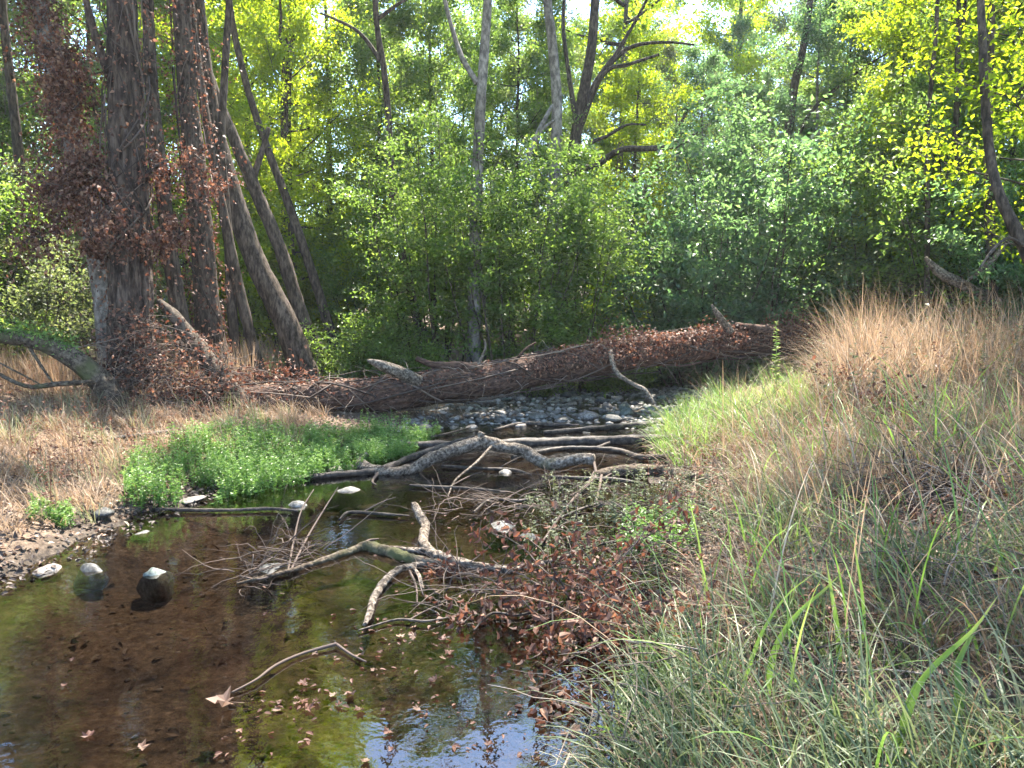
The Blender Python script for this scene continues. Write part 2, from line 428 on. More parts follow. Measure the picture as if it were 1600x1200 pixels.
def water_mat():
    m = bpy.data.materials.new('creek_water'); m.use_nodes = True
    nt = m.node_tree; N = nt.nodes; Lk = nt.links
    N.remove(N["Principled BSDF"]); out = N["Material Output"]
    tc = N.new("ShaderNodeTexCoord"); mp = N.new("ShaderNodeMapping"); mp.inputs["Scale"].default_value = (1.0, 1.0, 1.0)
    Lk.new(tc.outputs["Object"], mp.inputs["Vector"])
    n1 = N.new("ShaderNodeTexNoise"); n1.inputs["Scale"].default_value = 7; n1.inputs["Detail"].default_value = 3
    n2 = N.new("ShaderNodeTexNoise"); n2.inputs["Scale"].default_value = 34; n2.inputs["Detail"].default_value = 2
    for n in (n1, n2): Lk.new(mp.outputs[0], n.inputs["Vector"])
    sp = N.new("ShaderNodeSeparateXYZ"); Lk.new(tc.outputs["Object"], sp.inputs[0])
    mr = N.new("ShaderNodeMapRange")                       # livelier ripples up in the riffle
    mr.inputs["From Min"].default_value = 5.5; mr.inputs["From Max"].default_value = 10
    mr.inputs["To Min"].default_value = .05; mr.inputs["To Max"].default_value = .5
    Lk.new(sp.outputs["Y"], mr.inputs["Value"])
    b1 = N.new("ShaderNodeBump"); b1.inputs["Distance"].default_value = .03
    b2 = N.new("ShaderNodeBump"); b2.inputs["Distance"].default_value = .008
    for b_, n in ((b1, n1), (b2, n2)):
        Lk.new(mr.outputs[0], b_.inputs["Strength"]); Lk.new(n.outputs["Fac"], b_.inputs["Height"])
    Lk.new(b1.outputs[0], b2.inputs["Normal"])
    gl = N.new("ShaderNodeBsdfGlossy"); gl.inputs["Roughness"].default_value = .015
    tr = N.new("ShaderNodeBsdfTransparent"); tr.inputs["Color"].default_value = (.52, .46, .39, 1)
    fr = N.new("ShaderNodeFresnel"); fr.inputs["IOR"].default_value = 1.95
    Lk.new(b2.outputs[0], gl.inputs["Normal"]); Lk.new(b2.outputs[0], fr.inputs["Normal"])
    ms = N.new("ShaderNodeMixShader")
    Lk.new(fr.outputs[0], ms.inputs[0]); Lk.new(tr.outputs[0], ms.inputs[1]); Lk.new(gl.outputs[0], ms.inputs[2])
    Lk.new(ms.outputs[0], out.inputs["Surface"])
    return m
M['water'] = water_mat()

def stone_mat(name, c1, c2, c3):
    m = bark_mat(name, c1, c2, c3, (3, 3, 3), .3, None, .6, .01)
    m.node_tree.nodes["Principled BSDF"].inputs["Specular IOR Level"].default_value = .35
    return m
M['stone_grey'] = stone_mat('stone_grey', (.06, .058, .053), (.115, .11, .1), (.19, .18, .165))
M['stone_pale'] = stone_mat('stone_pale', (.09, .076, .066), (.16, .138, .122), (.25, .22, .195))
M['stone_dark'] = stone_mat('stone_dark', (.02, .02, .019), (.045, .045, .043), (.09, .09, .085))
M['stone_green'] = stone_mat('stone_green', (.045, .06, .053), (.09, .112, .1), (.15, .175, .16))

# ------------------------------------------------------------------ ground and water
def axis(fine0, fine1, step, lo, hi):
    a = [np.arange(fine0, fine1 + 1e-6, step)]
    for sgn, lim, e in ((-1, lo, fine0), (1, hi, fine1)):
        x, s, l = e, step, []
        while (x - lim) * sgn < 0:
            s *= 1.13; x += sgn * s; l.append(x)
        a.insert(0, np.array(l[::-1])) if sgn < 0 else a.append(np.array(l))
    return np.concatenate(a)

gx, gy = axis(-6, 7.5, .055, -420, 420), axis(1.2, 15, .055, -120, 700)
XX, YY = np.meshgrid(gx, gy)
ZZ = height(XX, YY)
nx, ny = len(gx), len(gy)
ii, jj = np.meshgrid(np.arange(ny - 1), np.arange(nx - 1), indexing='ij')
a_ = ii * nx + jj
gm = MB().add(np.stack([XX, YY, ZZ], -1), np.stack([a_, a_ + 1, a_ + nx + 1, a_ + nx], -1).reshape(-1, 4))
tag(obj('ground', gm.mesh('ground', M['ground'])), kind='structure')

cl = spline(CREEK, 260)
tn = unit(np.gradient(cl[:, :2], axis=0)); nr = np.stack([tn[:, 1], -tn[:, 0]], 1)
wv = []
for k in np.linspace(-1, 1, 9):
    wv.append(np.concatenate([cl[:, :2] + nr * (cl[:, 2:3] + .5) * k, np.zeros((len(cl), 1))], 1))
wv = np.stack(wv, 1)
ii, jj = np.meshgrid(np.arange(len(cl) - 1), np.arange(8), indexing='ij'); a_ = ii * 9 + jj
wm = MB().add(wv, np.stack([a_, a_ + 1, a_ + 10, a_ + 9], -1).reshape(-1, 4))
tag(obj('creek_water', wm.mesh('creek_water', M['water'])), kind='structure')

# ------------------------------------------------------------------ tree building
def limb_path(rng, start, d, L, up, n=9, wob=.08):
    t = np.linspace(0, 1, n)[:, None]
    p = start + d * L * t + np.array([0, 0, 1.0]) * up * L * t ** 1.7
    w = np.cumsum(rng.normal(0, wob * L / n, (n, 3)), 0); w[0] = 0
    return p + w * t ** .5

def gen_crown(seed, H, R, nl, nsub, nleaf, leaf, r0=.06, prof=None, up=.35, spread=.16, tilt=.55, droop=.25, hi=False, width=.6, trunk_xy=None):
    """limbs with side twigs and a leaf cloud hung along them, base of the crown at z = 0"""
    rng = RNG(seed)
    wood, lf = MB(), MB()
    tw = []
    prof = prof or (lambda u: .45 + .9 * u - 1.25 * u ** 2.2 + .15)
    for i in range(nl):
        u = (i + rng.uniform(.1, .9)) / nl
        az = i * 2.399 + rng.normal(0, .35)
        L = R * max(prof(u), .2) * rng.uniform(.75, 1.2)
        d = np.array([math.cos(az), math.sin(az), rng.uniform(-.1, .35)])
        st = np.array([0, 0, u * H]) if trunk_xy is None else trunk_xy(u)
        p = limb_path(rng, st, unit(d), L, up * rng.uniform(.4, 1.3), 10, .1)
        rb = r0 * (1 - .6 * u) * rng.uniform(.7, 1.1)
        tube(wood, p, np.linspace(rb, rb * .18, 10), 5, r=rng.uniform())
        for j in range(nsub):
            k = int(rng.integers(2, 10))
            dd = unit(unit(p[k] - p[k - 1]) + rng.normal(0, .75, 3) + np.array([0, 0, .1]))
            q = limb_path(rng, p[k], dd, L * rng.uniform(.2, .5) * (1.1 - .05 * k), rng.uniform(-.25, .2), 6, .16)
            tube(wood, q, np.linspace(rb * .3, .004, 6), 3, r=rng.uniform())
            tw.append(q)
    tw = np.array(tw)
    wts = rng.uniform(.2, 1, len(tw)) ** 1.5; wts /= wts.sum()
    idx = rng.choice(len(tw), nleaf, p=wts)
    t = rng.uniform(.3, 5, nleaf); k = np.minimum(t.astype(int), 4); f = (t - k)[:, None]
    pos = tw[idx, k] * (1 - f) + tw[idx, k + 1] * f
    axis_ = unit(tw[idx, k + 1] - tw[idx, k])
    pos = pos + rng.normal(0, spread, (nleaf, 3)) * np.array([1, 1, .7])
    d = unit(axis_ * .5 + rng.normal(0, .6, (nleaf, 3)) + np.array([0, 0, -droop]))
    nor = unit(rng.normal(0, tilt, (nleaf, 3)) + np.array([0, 0, 1.0]))
    ln = leaf * rng.uniform(.42, 1.5, nleaf)
    rn = np.clip(rng.uniform(0, 1, nleaf) * .6 + .4 * rng.uniform(0, 1, len(tw))[idx], 0, 1)
    leaves(lf, pos, d, nor, ln, width, rn, hi, fold=.12, curl=.08)
    return wood, lf

BIG, TREE, SAP, SHRUB = {}, {}, {}, {}
def big_crown(key, seed, H, R, nl, nleaf, leaf, lmat, bmat, **k):
    w, l = gen_crown(seed, H, R, nl, 7, nleaf, leaf, .075, **k)
    BIG[key] = (w.mesh('branchwork_' + key, M[bmat]), l.mesh('crown_' + key, M[lmat], False))

def full_tree(key, seed, H, z0, R, nl, nsub, nleaf, leaf, lmat, bmat, tr, **k):
    """a whole tree with its own trunk, from z = 0"""
    rng = RNG(seed + 77)
    n = 24
    tz = np.linspace(0, H, n)
    wob = np.cumsum(rng.normal(0, .012 * H / 4, (n, 2)), 0); wob -= wob[0]
    path = np.stack([wob[:, 0], wob[:, 1], tz], 1)
    tm = MB(); tube(tm, path, tr * (1 - .85 * (tz / H) ** 1.1) * (1 + .5 * np.exp(-tz / .25)), 10, .12, r=.5, seed=seed)
    def txy(u):
        z = z0 + (H - z0) * u * .97
        return np.array([np.interp(z, tz, path[:, 0]), np.interp(z, tz, path[:, 1]), z])
    w, l = gen_crown(seed, H - z0, R, nl, nsub, nleaf, leaf, tr * .35, trunk_xy=txy, **k)
    TREE[key] = [('trunk', tm.mesh('trunk_' + key, M[bmat])), ('branchwork', w.mesh('branchwork_' + key, M[bmat])), ('crown', l.mesh('crown_' + key, M[lmat], False))]

def shrub(key, seed, H, R, nst, nsub, nleaf, leaf, lmat, bmat, hi=False, low=.08, droop=.2, tilt=.6, spread=.1, width=.6, fan=.6):
    """many stems from one stool, leaves along their side twigs"""
    rng = RNG(seed); parts = []; tw = []
    twm = MB()
    for i in range(nst):
        az = i * 2.399 + rng.normal(0, .4); rr = math.sqrt((i + .5) / nst)
        d = np.array([math.cos(az) * rr * fan, math.sin(az) * rr * fan, 1.0])
        L = H * (1.08 - .35 * rr) * rng.uniform(.75, 1.08)
        st = np.array([math.cos(az) * rr * R * .25, math.sin(az) * rr * R * .25, -.05])
        p = limb_path(rng, st, unit(d), L, -.04, 12, .09)
        s = MB(); tube(s, p, np.linspace(.006 * H ** .8, .003, 12), 5)
        parts.append(('stem', s.mesh('stem_' + key, M[bmat])))
        for j in range(nsub):
            tt = rng.uniform(low, 1); k = min(int(tt * 11), 10)
            b = p[k] + (p[k + 1] - p[k]) * (tt * 11 - k)
            a2 = rng.uniform(0, 6.283)
            dd = unit(np.array([math.cos(a2), math.sin(a2), rng.uniform(.0, .8)]))
            q = limb_path(rng, b, dd, R * rng.uniform(.25, .6) * (1.1 - .6 * tt), rng.uniform(-.3, .1), 6, .18)
            tube(twm, q, np.linspace(.005, .002, 6), 3, r=rng.uniform())
            tw.append(q)
    tw = np.array(tw)
    wts = rng.uniform(.15, 1, len(tw)) ** 1.6; wts /= wts.sum()
    idx = rng.choice(len(tw), nleaf, p=wts)
    t = rng.uniform(.2, 5, nleaf); k = np.minimum(t.astype(int), 4); f = (t - k)[:, None]
    pos = tw[idx, k] * (1 - f) + tw[idx, k + 1] * f + rng.normal(0, spread, (nleaf, 3)) * np.array([1, 1, .7])
    d = unit(unit(tw[idx, k + 1] - tw[idx, k]) * .6 + rng.normal(0, .6, (nleaf, 3)) + np.array([0, 0, -droop]))
    nor = unit(rng.normal(0, tilt, (nleaf, 3)) + np.array([0, 0, 1.0]))
    lf = MB()
    rn = np.clip(rng.uniform(0, 1, nleaf) * .6 + .4 * rng.uniform(0, 1, len(tw))[idx], 0, 1)
    leaves(lf, pos, d, nor, leaf * rng.uniform(.42, 1.55, nleaf), width, rn, hi, .1, .08)
    parts.append(('twigwork', twm.mesh('twigwork_' + key, M[bmat])))
    parts.append(('foliage', lf.mesh('foliage_' + key, M[lmat], False)))
    SHRUB[key] = parts

def place(parts, name, label, cat, xy, group=None, rz=0.0, scale=1.0, z=None, tiltx=0.0, tilty=0.0, stretch=1.0):
    z = hz(*xy) - .05 if z is None else z
    t = thing(name, label, cat, (xy[0], xy[1], z), group, rz, scale)
    t.rotation_euler = (tiltx, tilty, rz)
    t.scale = (scale, scale, scale * stretch)
    for nm, me in parts:
        o = obj(nm, me, t)
        if nm in ('crown', 'foliage', 'twigwork', 'branchwork'): o["kind"] = "stuff"
    return t

big_crown('y1', 11, 8.5, 4.2, 20, 9000, .125, 'leaf_yellow', 'bark_brown', spread=.22, tilt=.5)
big_crown('y2', 12, 9.0, 4.6, 22, 9000, .125, 'leaf_yellow', 'bark_brown', spread=.22, tilt=.5)
big_crown('g1', 13, 9.0, 4.4, 22, 9500, .095, 'leaf_green', 'bark_dark', spread=.2)
big_crown('g2', 14, 8.0, 4.0, 20, 9000, .095, 'leaf_green', 'bark_dark', spread=.2)
big_crown('c1', 15, 6.5, 6.2, 26, 10500, .12, 'leaf_green', 'bark_dark', spread=.25)  # this and the next: broad overhead crowns, added to shade the foreground
big_crown('c2', 16, 6.0, 6.6, 26, 10500, .12, 'leaf_yellow', 'bark_brown', spread=.25)
full_tree('a', 21, 13, 1.6, 3.2, 38, 8, 40000, .09, 'leaf_green', 'bark_dark', .11)
full_tree('b', 22, 15, 2.2, 3.6, 38, 8, 40000, .105, 'leaf_yellow', 'bark_brown', .14, spread=.2)
full_tree('c', 23, 11, .9, 2.6, 38, 8, 40000, .08, 'leaf_green', 'bark_dark', .08)
full_tree('d', 24, 14, 2.0, 3.4, 36, 8, 34000, .08, 'leaf_grey', 'bark_grey', .12)
full_tree('e', 25, 12, 1.2, 2.8, 38, 8, 40000, .08, 'leaf_blue', 'bark_grey', .1)
shrub('thicket', 31, 5.2, 2.2, 16, 16, 22000, .062, 'leaf_green', 'bark_dark', low=.22, fan=.28)
shrub('thicket2', 32, 4.4, 2.4, 14, 16, 20000, .062, 'leaf_green', 'bark_dark', low=.12, fan=.4)
shrub('round', 33, 4.2, 2.2, 14, 18, 24000, .07, 'leaf_blue', 'bark_dark', low=.05, fan=.5, tilt=.45)
shrub('grey', 34, 2.6, 1.8, 14, 16, 16000, .045, 'leaf_grey', 'bark_dark', low=.05, fan=.7)
shrub('yellow', 35, 3.6, 2.0, 12, 16, 15000, .085, 'leaf_yellow', 'bark_brown', low=.12, fan=.5)
shrub('low', 36, 1.3, 1.3, 12, 14, 9000, .05, 'leaf_green', 'bark_dark', low=.05, fan=.8)

# ------------------------------------------------------------------ the trees that stand out by their trunks
def dead_vine(mb_leaf, mb_twig, pts, rad, nleaf, ntw, seed, leaf=.055, out=.16, hang=.5, rn=(0, 1), top=False):
    """dried vine stems and withered leaves clinging round a path"""
    rng = RNG(seed); p = np.asarray(pts); n = len(p)
    rad = np.broadcast_to(rad, (n,))
    t = rng.uniform(0, n - 1.001, nleaf); k = t.astype(int); f = (t - k)[:, None]
    c = p[k] * (1 - f) + p[k + 1] * f
    tg = unit(p[k + 1] - p[k])
    rv = rng.normal(0, 1, (nleaf, 3)); rv = unit(rv - tg * (rv * tg).sum(1, keepdims=True))
    if top: rv[:, 2] = np.where(rv[:, 2] < -.15, -rv[:, 2], rv[:, 2])
    cl_ = vnoise(c[:, 0] * 2.2 + seed, c[:, 1] * 2.2, c[:, 2] * 2.2)
    pos = c + rv * (rad[k][:, None] + np.abs(rng.normal(0, out, (nleaf, 1))) * (cl_[:, None] ** 2 * 3.2))
    d = unit(rv * .5 + rng.normal(0, .5, (nleaf, 3)) + np.array([0, 0, -hang]))
    nor = unit(rv + rng.normal(0, .6, (nleaf, 3)))
    leaves(mb_leaf, pos, d, nor, leaf * rng.uniform(.5, 1.3, nleaf), .6, rng.uniform(*rn, nleaf), False, .2, .25)
    for i in range(ntw):
        a = int(rng.integers(0, max(1, n - 4))); b = min(n - 1, a + int(rng.integers(3, max(4, n // 3))))
        m = max(4, b - a + 1)
        s = spline(p[a:b + 1], m) if b - a > 0 else p[a:a + 2]
        tt = unit(np.gradient(s, axis=0)); ph = rng.uniform(0, 6.28) + np.linspace(0, rng.normal(0, 2.2), len(s))
        ref = np.array([0.3, .9, .2]); e1 = unit(np.cross(tt, ref)); e2 = np.cross(tt, e1)
        rr = (np.interp(np.linspace(a, b, len(s)), np.arange(n), rad) + rng.uniform(.005, .03) + np.abs(np.cumsum(rng.normal(0, .012, len(s)))))[:, None]
        q = s + e1 * np.cos(ph)[:, None] * rr + e2 * np.sin(ph)[:, None] * rr
        tube(mb_twig, q, rng.uniform(.003, .012), 4, r=rng.uniform())

def px_path(pts, n):
    """pts: (px, py, Y, width px) -> samples of world points and radii"""
    w = np.array([np.append(at(a, b, Y), wd * Y / FPX / 2) for a, b, Y, wd in pts])
    s = spline(w, n)
    return s[:, :3], np.maximum(s[:, 3], .004)

def px_tree(name, label, pts, mat, seg=14, n=60, rough=.12, furrow=0.0, crown=None, crown_rz=0, crown_scale=1.0, limbs=(), group=None, base_flare=.5, fk=6, cat='tree'):
    c, r = px_path(pts, n); r = r * .72
    g = hz(c[0, 0], c[0, 1]) - .12
    if c[0, 2] > g:                                            # carry the foot down into the soil
        ex = c[0] + (c[0] - c[4]) / max(abs(c[4, 2] - c[0, 2]), .05) * (c[0, 2] - g)
        k = np.linspace(0, 1, 6)[:-1, None]
        c = np.vstack([ex * (1 - k) + c[0] * k, c]); r = np.concatenate([np.full(5, r[0]), r])
    base = c[0].copy()
    dd = np.linalg.norm(c - base, axis=1)
    r = r * (1 + base_flare * np.exp(-dd / .35))
    t = thing(name, label, cat, base, group)
    mb = MB(); tube(mb, c, r, seg, rough, furrow, seed=len(label), fk=fk)
    obj('trunk', mb.mesh('trunk', M[mat], origin=base), t)
    for lp in limbs:
        lc, lr = px_path(lp, 24); lr = lr * .75
        mb = MB(); tube(mb, lc, lr, 8, .12, seed=len(lp))
        obj('limb', mb.mesh('limb', M[mat], origin=base), t)
    if crown:
        wood, leaf = BIG[crown]
        for nm, me in (('branchwork', wood), ('crown', leaf)):
            o = obj(nm, me, t, Vector(c[int(len(c) * .72)] - base)); o.rotation_euler = (0, 0, crown_rz); o.scale = (crown_scale,) * 3
            o["kind"] = "stuff"
    return t, c, r, base

# big furrowed tree
t, c, r, base = px_tree('tree', 'thickest trunk at left, deeply furrowed brown bark wrapped in dead brown vines',
    [(208, 640, 9.0, 108), (205, 520, 9.0, 92), (203, 400, 9.0, 86), (200, 250, 9.0, 74), (195, 120, 9.0, 64), (190, 0, 9.0, 56), (183, -250, 9.1, 48), (178, -600, 9.3, 34), (180, -1000, 9.5, 18)],
    'bark_big', 120, 460, .10, .15, 'c2', 1.0, 1.05, base_flare=.25, fk=9,  # broad crown above the view, widened to shade the water
    limbs=[[(212, 300, 9.0, 16), (232, 270, 8.8, 10), (262, 250, 8.6, 6)], [(185, 150, 9.0, 22), (150, 60, 8.8, 16), (120, -60, 8.6, 12)]])
lf, tg = MB(), MB()
dead_vine(lf, tg, c[40:330:6], r[40:330:6] * .98, 2600, 60, 5, .05, .2, .7)
vp = np.array([at(x, y, 8.8) for x, y in ((100, 330), (125, 290), (105, 240), (145, 235), (165, 330), (130, 380), (118, 270), (90, 290), (150, 300), (245, 300), (255, 240), (235, 350), (262, 290), (240, 250), (150, 360), (110, 200), (90, 130), (130, 100), (110, 60), (70, 60))])
rng = RNG(8)
for v0 in vp:                                                  # hanging bunches of withered leaves
    q = v0 + rng.normal(0, .14, (1, 3)) + np.cumsum(rng.normal(0, .05, (10, 3)) + np.array([0, 0, -.04]), 0)
    dead_vine(lf, tg, q, .03, 560, 7, int(rng.integers(1e6)), .055, .18, .7)
o = obj('dead_vine_leaves', lf.mesh('dead_vine_leaves', M['leaf_dead'], False, origin=base), t); o["kind"] = "stuff"
o = obj('dead_vine_stems', tg.mesh('dead_vine_stems', M['twig'], origin=base), t); o["kind"] = "stuff"

# leaning second stem left of it, wrapped in dead leaves
t, c, r, base = px_tree('tree', 'grey trunk leaning left behind the thickest trunk, thick with dead brown leaves',
    [(178, 600, 9.7, 50), (165, 480, 9.7, 46), (140, 340, 9.7, 40), (105, 190, 9.7, 36), (75, 70, 9.7, 33), (55, -30, 9.7, 30), (20, -250, 9.7, 24), (-10, -600, 9.7, 12)],
    'bark_grey', 24, 140, .12, .05, 'g2', 2.0, .9)
lf, tg = MB(), MB()
dead_vine(lf, tg, c[35:105:3], r[35:105:3], 6500, 40, 15, .055, .24, .6)
o = obj('dead_vine_leaves', lf.mesh('dead_vine_leaves', M['leaf_dead'], False, origin=base), t); o["kind"] = "stuff"
o = obj('dead_vine_stems', tg.mesh('dead_vine_stems', M['twig'], origin=base), t); o["kind"] = "stuff"

t, c, r, base = px_tree('tree', 'dark brown upright trunk just right of the thickest trunk',
    [(342, 600, 10.4, 62), (325, 500, 10.4, 56), (318, 400, 10.4, 50), (305, 260, 10.4, 44), (292, 130, 10.4, 38), (284, 0, 10.4, 36), (275, -300, 10.4, 28), (270, -700, 10.4, 14)],
    'bark_brown', 30, 160, .12, .07, 'y2', .5, .95)
lf, tg = MB(), MB()
dead_vine(lf, tg, c[10:110:4], r[10:110:4], 2600, 22, 25, .05, .16, .5)
o = obj('dead_vine_leaves', lf.mesh('dead_vine_leaves', M['leaf_dead'], False, origin=base), t); o["kind"] = "stuff"
o = obj('dead_vine_stems', tg.mesh('dead_vine_stems', M['twig'], origin=base), t); o["kind"] = "stuff"

px_tree('tree', 'slim brown trunk rising between the thickest trunk and the dark upright one',
    [(300, 590, 10.0, 40), (272, 440, 10.0, 34), (255, 300, 10.0, 30), (240, 170, 10.0, 27), (232, 40, 10.0, 24), (225, -200, 10.0, 18)], 'bark_brown', 18, 90, .12, .05)
t, c, r, base = px_tree('tree', 'long trunk leaning left in a slanting shaft of sunlight',
    [(478, 590, 11.5, 62), (445, 500, 11.5, 52), (400, 410, 11.5, 46), (362, 300, 11.5, 42), (335, 200, 11.5, 38), (318, 100, 11.5, 34), (308, 0, 11.5, 30), (290, -250, 11.5, 24), (280, -600, 11.5, 12)],
    'bark_brown', 24, 120, .12, .05, 'y1', 3.0, .5, base_flare=.05)
px_tree('tree', 'thin trunk leaning left, rightmost of the leaning trunks',
    [(500, 570, 12.2, 36), (470, 490, 12.2, 31), (438, 390, 12.2, 28), (400, 300, 12.2, 27), (365, 215, 12.2, 24), (330, 130, 12.2, 22), (300, 30, 12.2, 20), (270, -150, 12.2, 15)],
    'bark_brown', 14, 80, .15, .04, limbs=[[(392, 290, 12.2, 16), (405, 250, 12.3, 13), (420, 200, 12.4, 10)]])
for lab, pts in (('slender stem leaning left just right of the dark upright trunk', [(408, 590, 11.0, 26), (378, 470, 11.0, 23), (350, 340, 11.0, 21), (326, 210, 11.0, 19), (306, 80, 11.0, 17), (290, -60, 11.0, 14), (270, -260, 11.0, 8)]),
                 ('slender stem crossing behind the leaning trunks', [(372, 590, 11.0, 24), (362, 480, 11.0, 21), (356, 360, 11.1, 19), (346, 230, 11.1, 17), (352, 100, 11.2, 15), (360, -40, 11.2, 13), (365, -260, 11.2, 8)]),
                 ('far slender stem leaning left in front of the yellow leaves', [(530, 560, 13.4, 22), (492, 440, 13.4, 20), (455, 330, 13.4, 18), (415, 225, 13.4, 16), (382, 120, 13.4, 14), (358, 0, 13.4, 12), (340, -200, 13.4, 8)]),
                 ('thin trunk standing left of the thickest trunk at the picture edge', [(60, 590, 12.5, 24), (42, 420, 12.5, 22), (28, 230, 12.5, 20), (12, 90, 12.5, 18), (-2, -60, 12.5, 15), (-20, -300, 12.5, 8)])):
    px_tree('tree', lab, pts, 'bark_brown', 14, 70, .14, .04, base_flare=.15)
px_tree('tree', 'straight brown trunk hidden low by bright yellow leaves',
    [(452, 560, 16, 26), (448, 300, 16, 24), (447, 140, 16, 22), (455, 40, 16, 21), (460, -100, 16, 18), (470, -500, 16, 9)], 'bark_brown', 12, 60, .1, .03)
px_tree('tree', 'thin dark wavy trunk left of the stem thicket, forking near the top',
    [(660, 530, 13.0, 20), (645, 470, 13.0, 18), (625, 380, 13.0, 16), (612, 300, 13.0, 15), (608, 200, 13.0, 14), (600, 110, 13.0, 13), (588, 30, 13.0, 12), (585, -80, 13.0, 11), (590, -400, 13.0, 6)],
    'bark_dark', 12, 70, .2, 0, None, limbs=[[(598, 100, 13.0, 9), (570, 60, 13, 8), (545, 40, 13, 6), (500, 20, 13, 4)], [(590, 30, 13, 9), (620, 8, 13, 7), (650, -10, 13, 5)]])
px_tree('tree', 'tall pale grey trunk standing straight in the middle of the wood',
    [(740, 560, 12.5, 30), (742, 420, 12.5, 27), (745, 300, 12.5, 25), (750, 180, 12.5, 22), (756, 90, 12.5, 20), (762, 0, 12.5, 18), (770, -200, 12.5, 15), (780, -500, 12.5, 8)],
    'bark_grey', 16, 80, .08, .02, 'g1', .3, .45, limbs=[[(746, 130, 12.5, 13), (722, 90, 12.7, 11), (705, 40, 12.9, 9), (690, -20, 13.1, 8), (675, -80, 13.3, 6)]])
px_tree('tree', 'smooth grey trunk right of the tall pale one, bare near the top',
    [(858, 540, 15.0, 32), (862, 400, 15.0, 29), (866, 280, 15.0, 26), (870, 160, 15.0, 22), (862, 60, 15.0, 20), (854, -20, 15.0, 18), (845, -250, 15, 14), (842, -600, 15, 7)],
    'bark_grey', 16, 80, .1, .02, 'g2', 1.3, .45, limbs=[[(822, 262, 14.6, 10), (832, 225, 14.7, 10), (852, 185, 14.8, 9), (866, 160, 15, 7)], [(835, 222, 14.7, 7), (850, 200, 14.8, 7), (866, 188, 14.9, 5)]])
px_tree('tree', 'dark many limbed tree whose branches arch out to the right',
    [(880, 540, 17, 30), (885, 380, 17, 28), (892, 270, 17, 26), (905, 180, 17, 24), (922, 90, 17, 21), (930, 0, 17, 18), (940, -200, 17, 13), (950, -500, 17, 6)],
    'bark_dark', 14, 80, .14, .02, 'g1', 2.4, .85,
    limbs=[[(905, 180, 17, 14), (925, 140, 17, 12), (958, 95, 17, 10), (990, 72, 17, 8), (1040, 66, 16.8, 6), (1085, 70, 16.6, 4)],
           [(900, 200, 17, 12), (930, 130, 17, 10), (965, 80, 17, 8), (1000, 20, 17, 6), (1020, -20, 17, 5)],
           [(896, 230, 17, 12), (940, 120, 16.8, 9), (985, 100, 16.6, 7), (1030, 85, 16.4, 5)],
           [(893, 262, 17, 17), (925, 262, 16.6, 15), (950, 245, 16.4, 14), (975, 233, 16.2, 13), (1015, 232, 16, 12), (1060, 227, 15.8, 10), (1090, 205, 15.6, 6)],
           [(888, 300, 17, 12), (915, 232, 16.8, 8), (950, 212, 16.7, 7), (980, 195, 16.6, 5), (1010, 195, 16.5, 4)],
           [(900, 190, 17, 12), (888, 110, 17.2, 9), (880, 40, 17.4, 8), (884, -30, 17.6, 6)]])
px_tree('tree', 'pale slender trunk standing in the bright yellow gap',
    [(945, 540, 20, 18), (952, 450, 20, 16), (960, 360, 20, 14), (966, 290, 20, 13), (970, 230, 20, 12), (975, 100, 20, 10), (985, -150, 20, 6)], 'bark_pale', 10, 50, .1, 0, 'y2', 2.9, .8)
px_tree('tree', 'pale trunk slanting right across the bright yellow gap',
    [(930, 520, 19, 15), (958, 400, 19, 13), (985, 340, 19, 12), (1012, 290, 19, 11), (1040, 240, 19, 9), (1075, 170, 19, 7)], 'bark_pale', 10, 40, .1, 0)
px_tree('tree', 'dark trunk leaning right above the rounded blue green shrubs',
    [(1205, 500, 17, 26), (1222, 320, 17, 22), (1234, 190, 17, 19), (1242, 130, 17, 17), (1256, 70, 17, 15), (1266, 0, 17, 13), (1290, -200, 17, 9)], 'bark_dark', 12, 60, .12, .02, None,
    limbs=[[(1245, 215, 17, 9), (1270, 172, 16.8, 8), (1310, 135, 16.6, 7), (1350, 105, 16.4, 5), (1395, 78, 16.2, 3)]])
for k, (pts, lab) in enumerate((
    ([(1448, 500, 11, 12), (1449, 330, 11, 11), (1448, 220, 11, 10), (1456, 120, 11, 9), (1464, 20, 11, 8), (1470, -200, 11, 5)], 'leftmost thin dark pole trunk on the right bank'),
    ([(1484, 500, 11.6, 14), (1488, 330, 11.6, 12), (1494, 180, 11.6, 11), (1497, 60, 11.6, 10), (1500, -60, 11.6, 8), (1510, -300, 11.6, 5)], 'thin pole trunk second from left on the right bank'),
    ([(1500, 500, 12.2, 12), (1496, 300, 12.2, 10), (1498, 170, 12.2, 9), (1505, 60, 12.2, 8), (1510, -60, 12.2, 7)], 'thinnest pole trunk in the cluster on the right bank'),
    ([(1552, 520, 10, 24), (1546, 330, 10, 20), (1544, 200, 10, 17), (1548, 80, 10, 15), (1550, -20, 10, 13), (1560, -300, 10, 9), (1560, -700, 10, 5)], 'straight dark trunk near the right edge behind yellow green leaves'))):
    px_tree('tree', lab, pts, 'bark_dark', 10, 50, .12, 0, None)
px_tree('tree', 'dark curving trunk sweeping down to the right edge of the picture',
    [(1665, 560, 7.6, 40), (1640, 480, 7.6, 36), (1612, 410, 7.6, 30), (1585, 355, 7.7, 26), (1562, 305, 7.8, 22), (1548, 250, 7.9, 20), (1540, 170, 8.0, 18), (1535, 60, 8.1, 16), (1530, -80, 8.2, 13), (1530, -300, 8.3, 10), (1525, -800, 8.4, 6)],
    'bark_dark', 14, 80, .14, .03, 'c2', 1.1, .8, limbs=[[(1600, 385, 7.6, 9), (1575, 372, 7.5, 7), (1550, 392, 7.4, 6), (1530, 420, 7.3, 4)]])
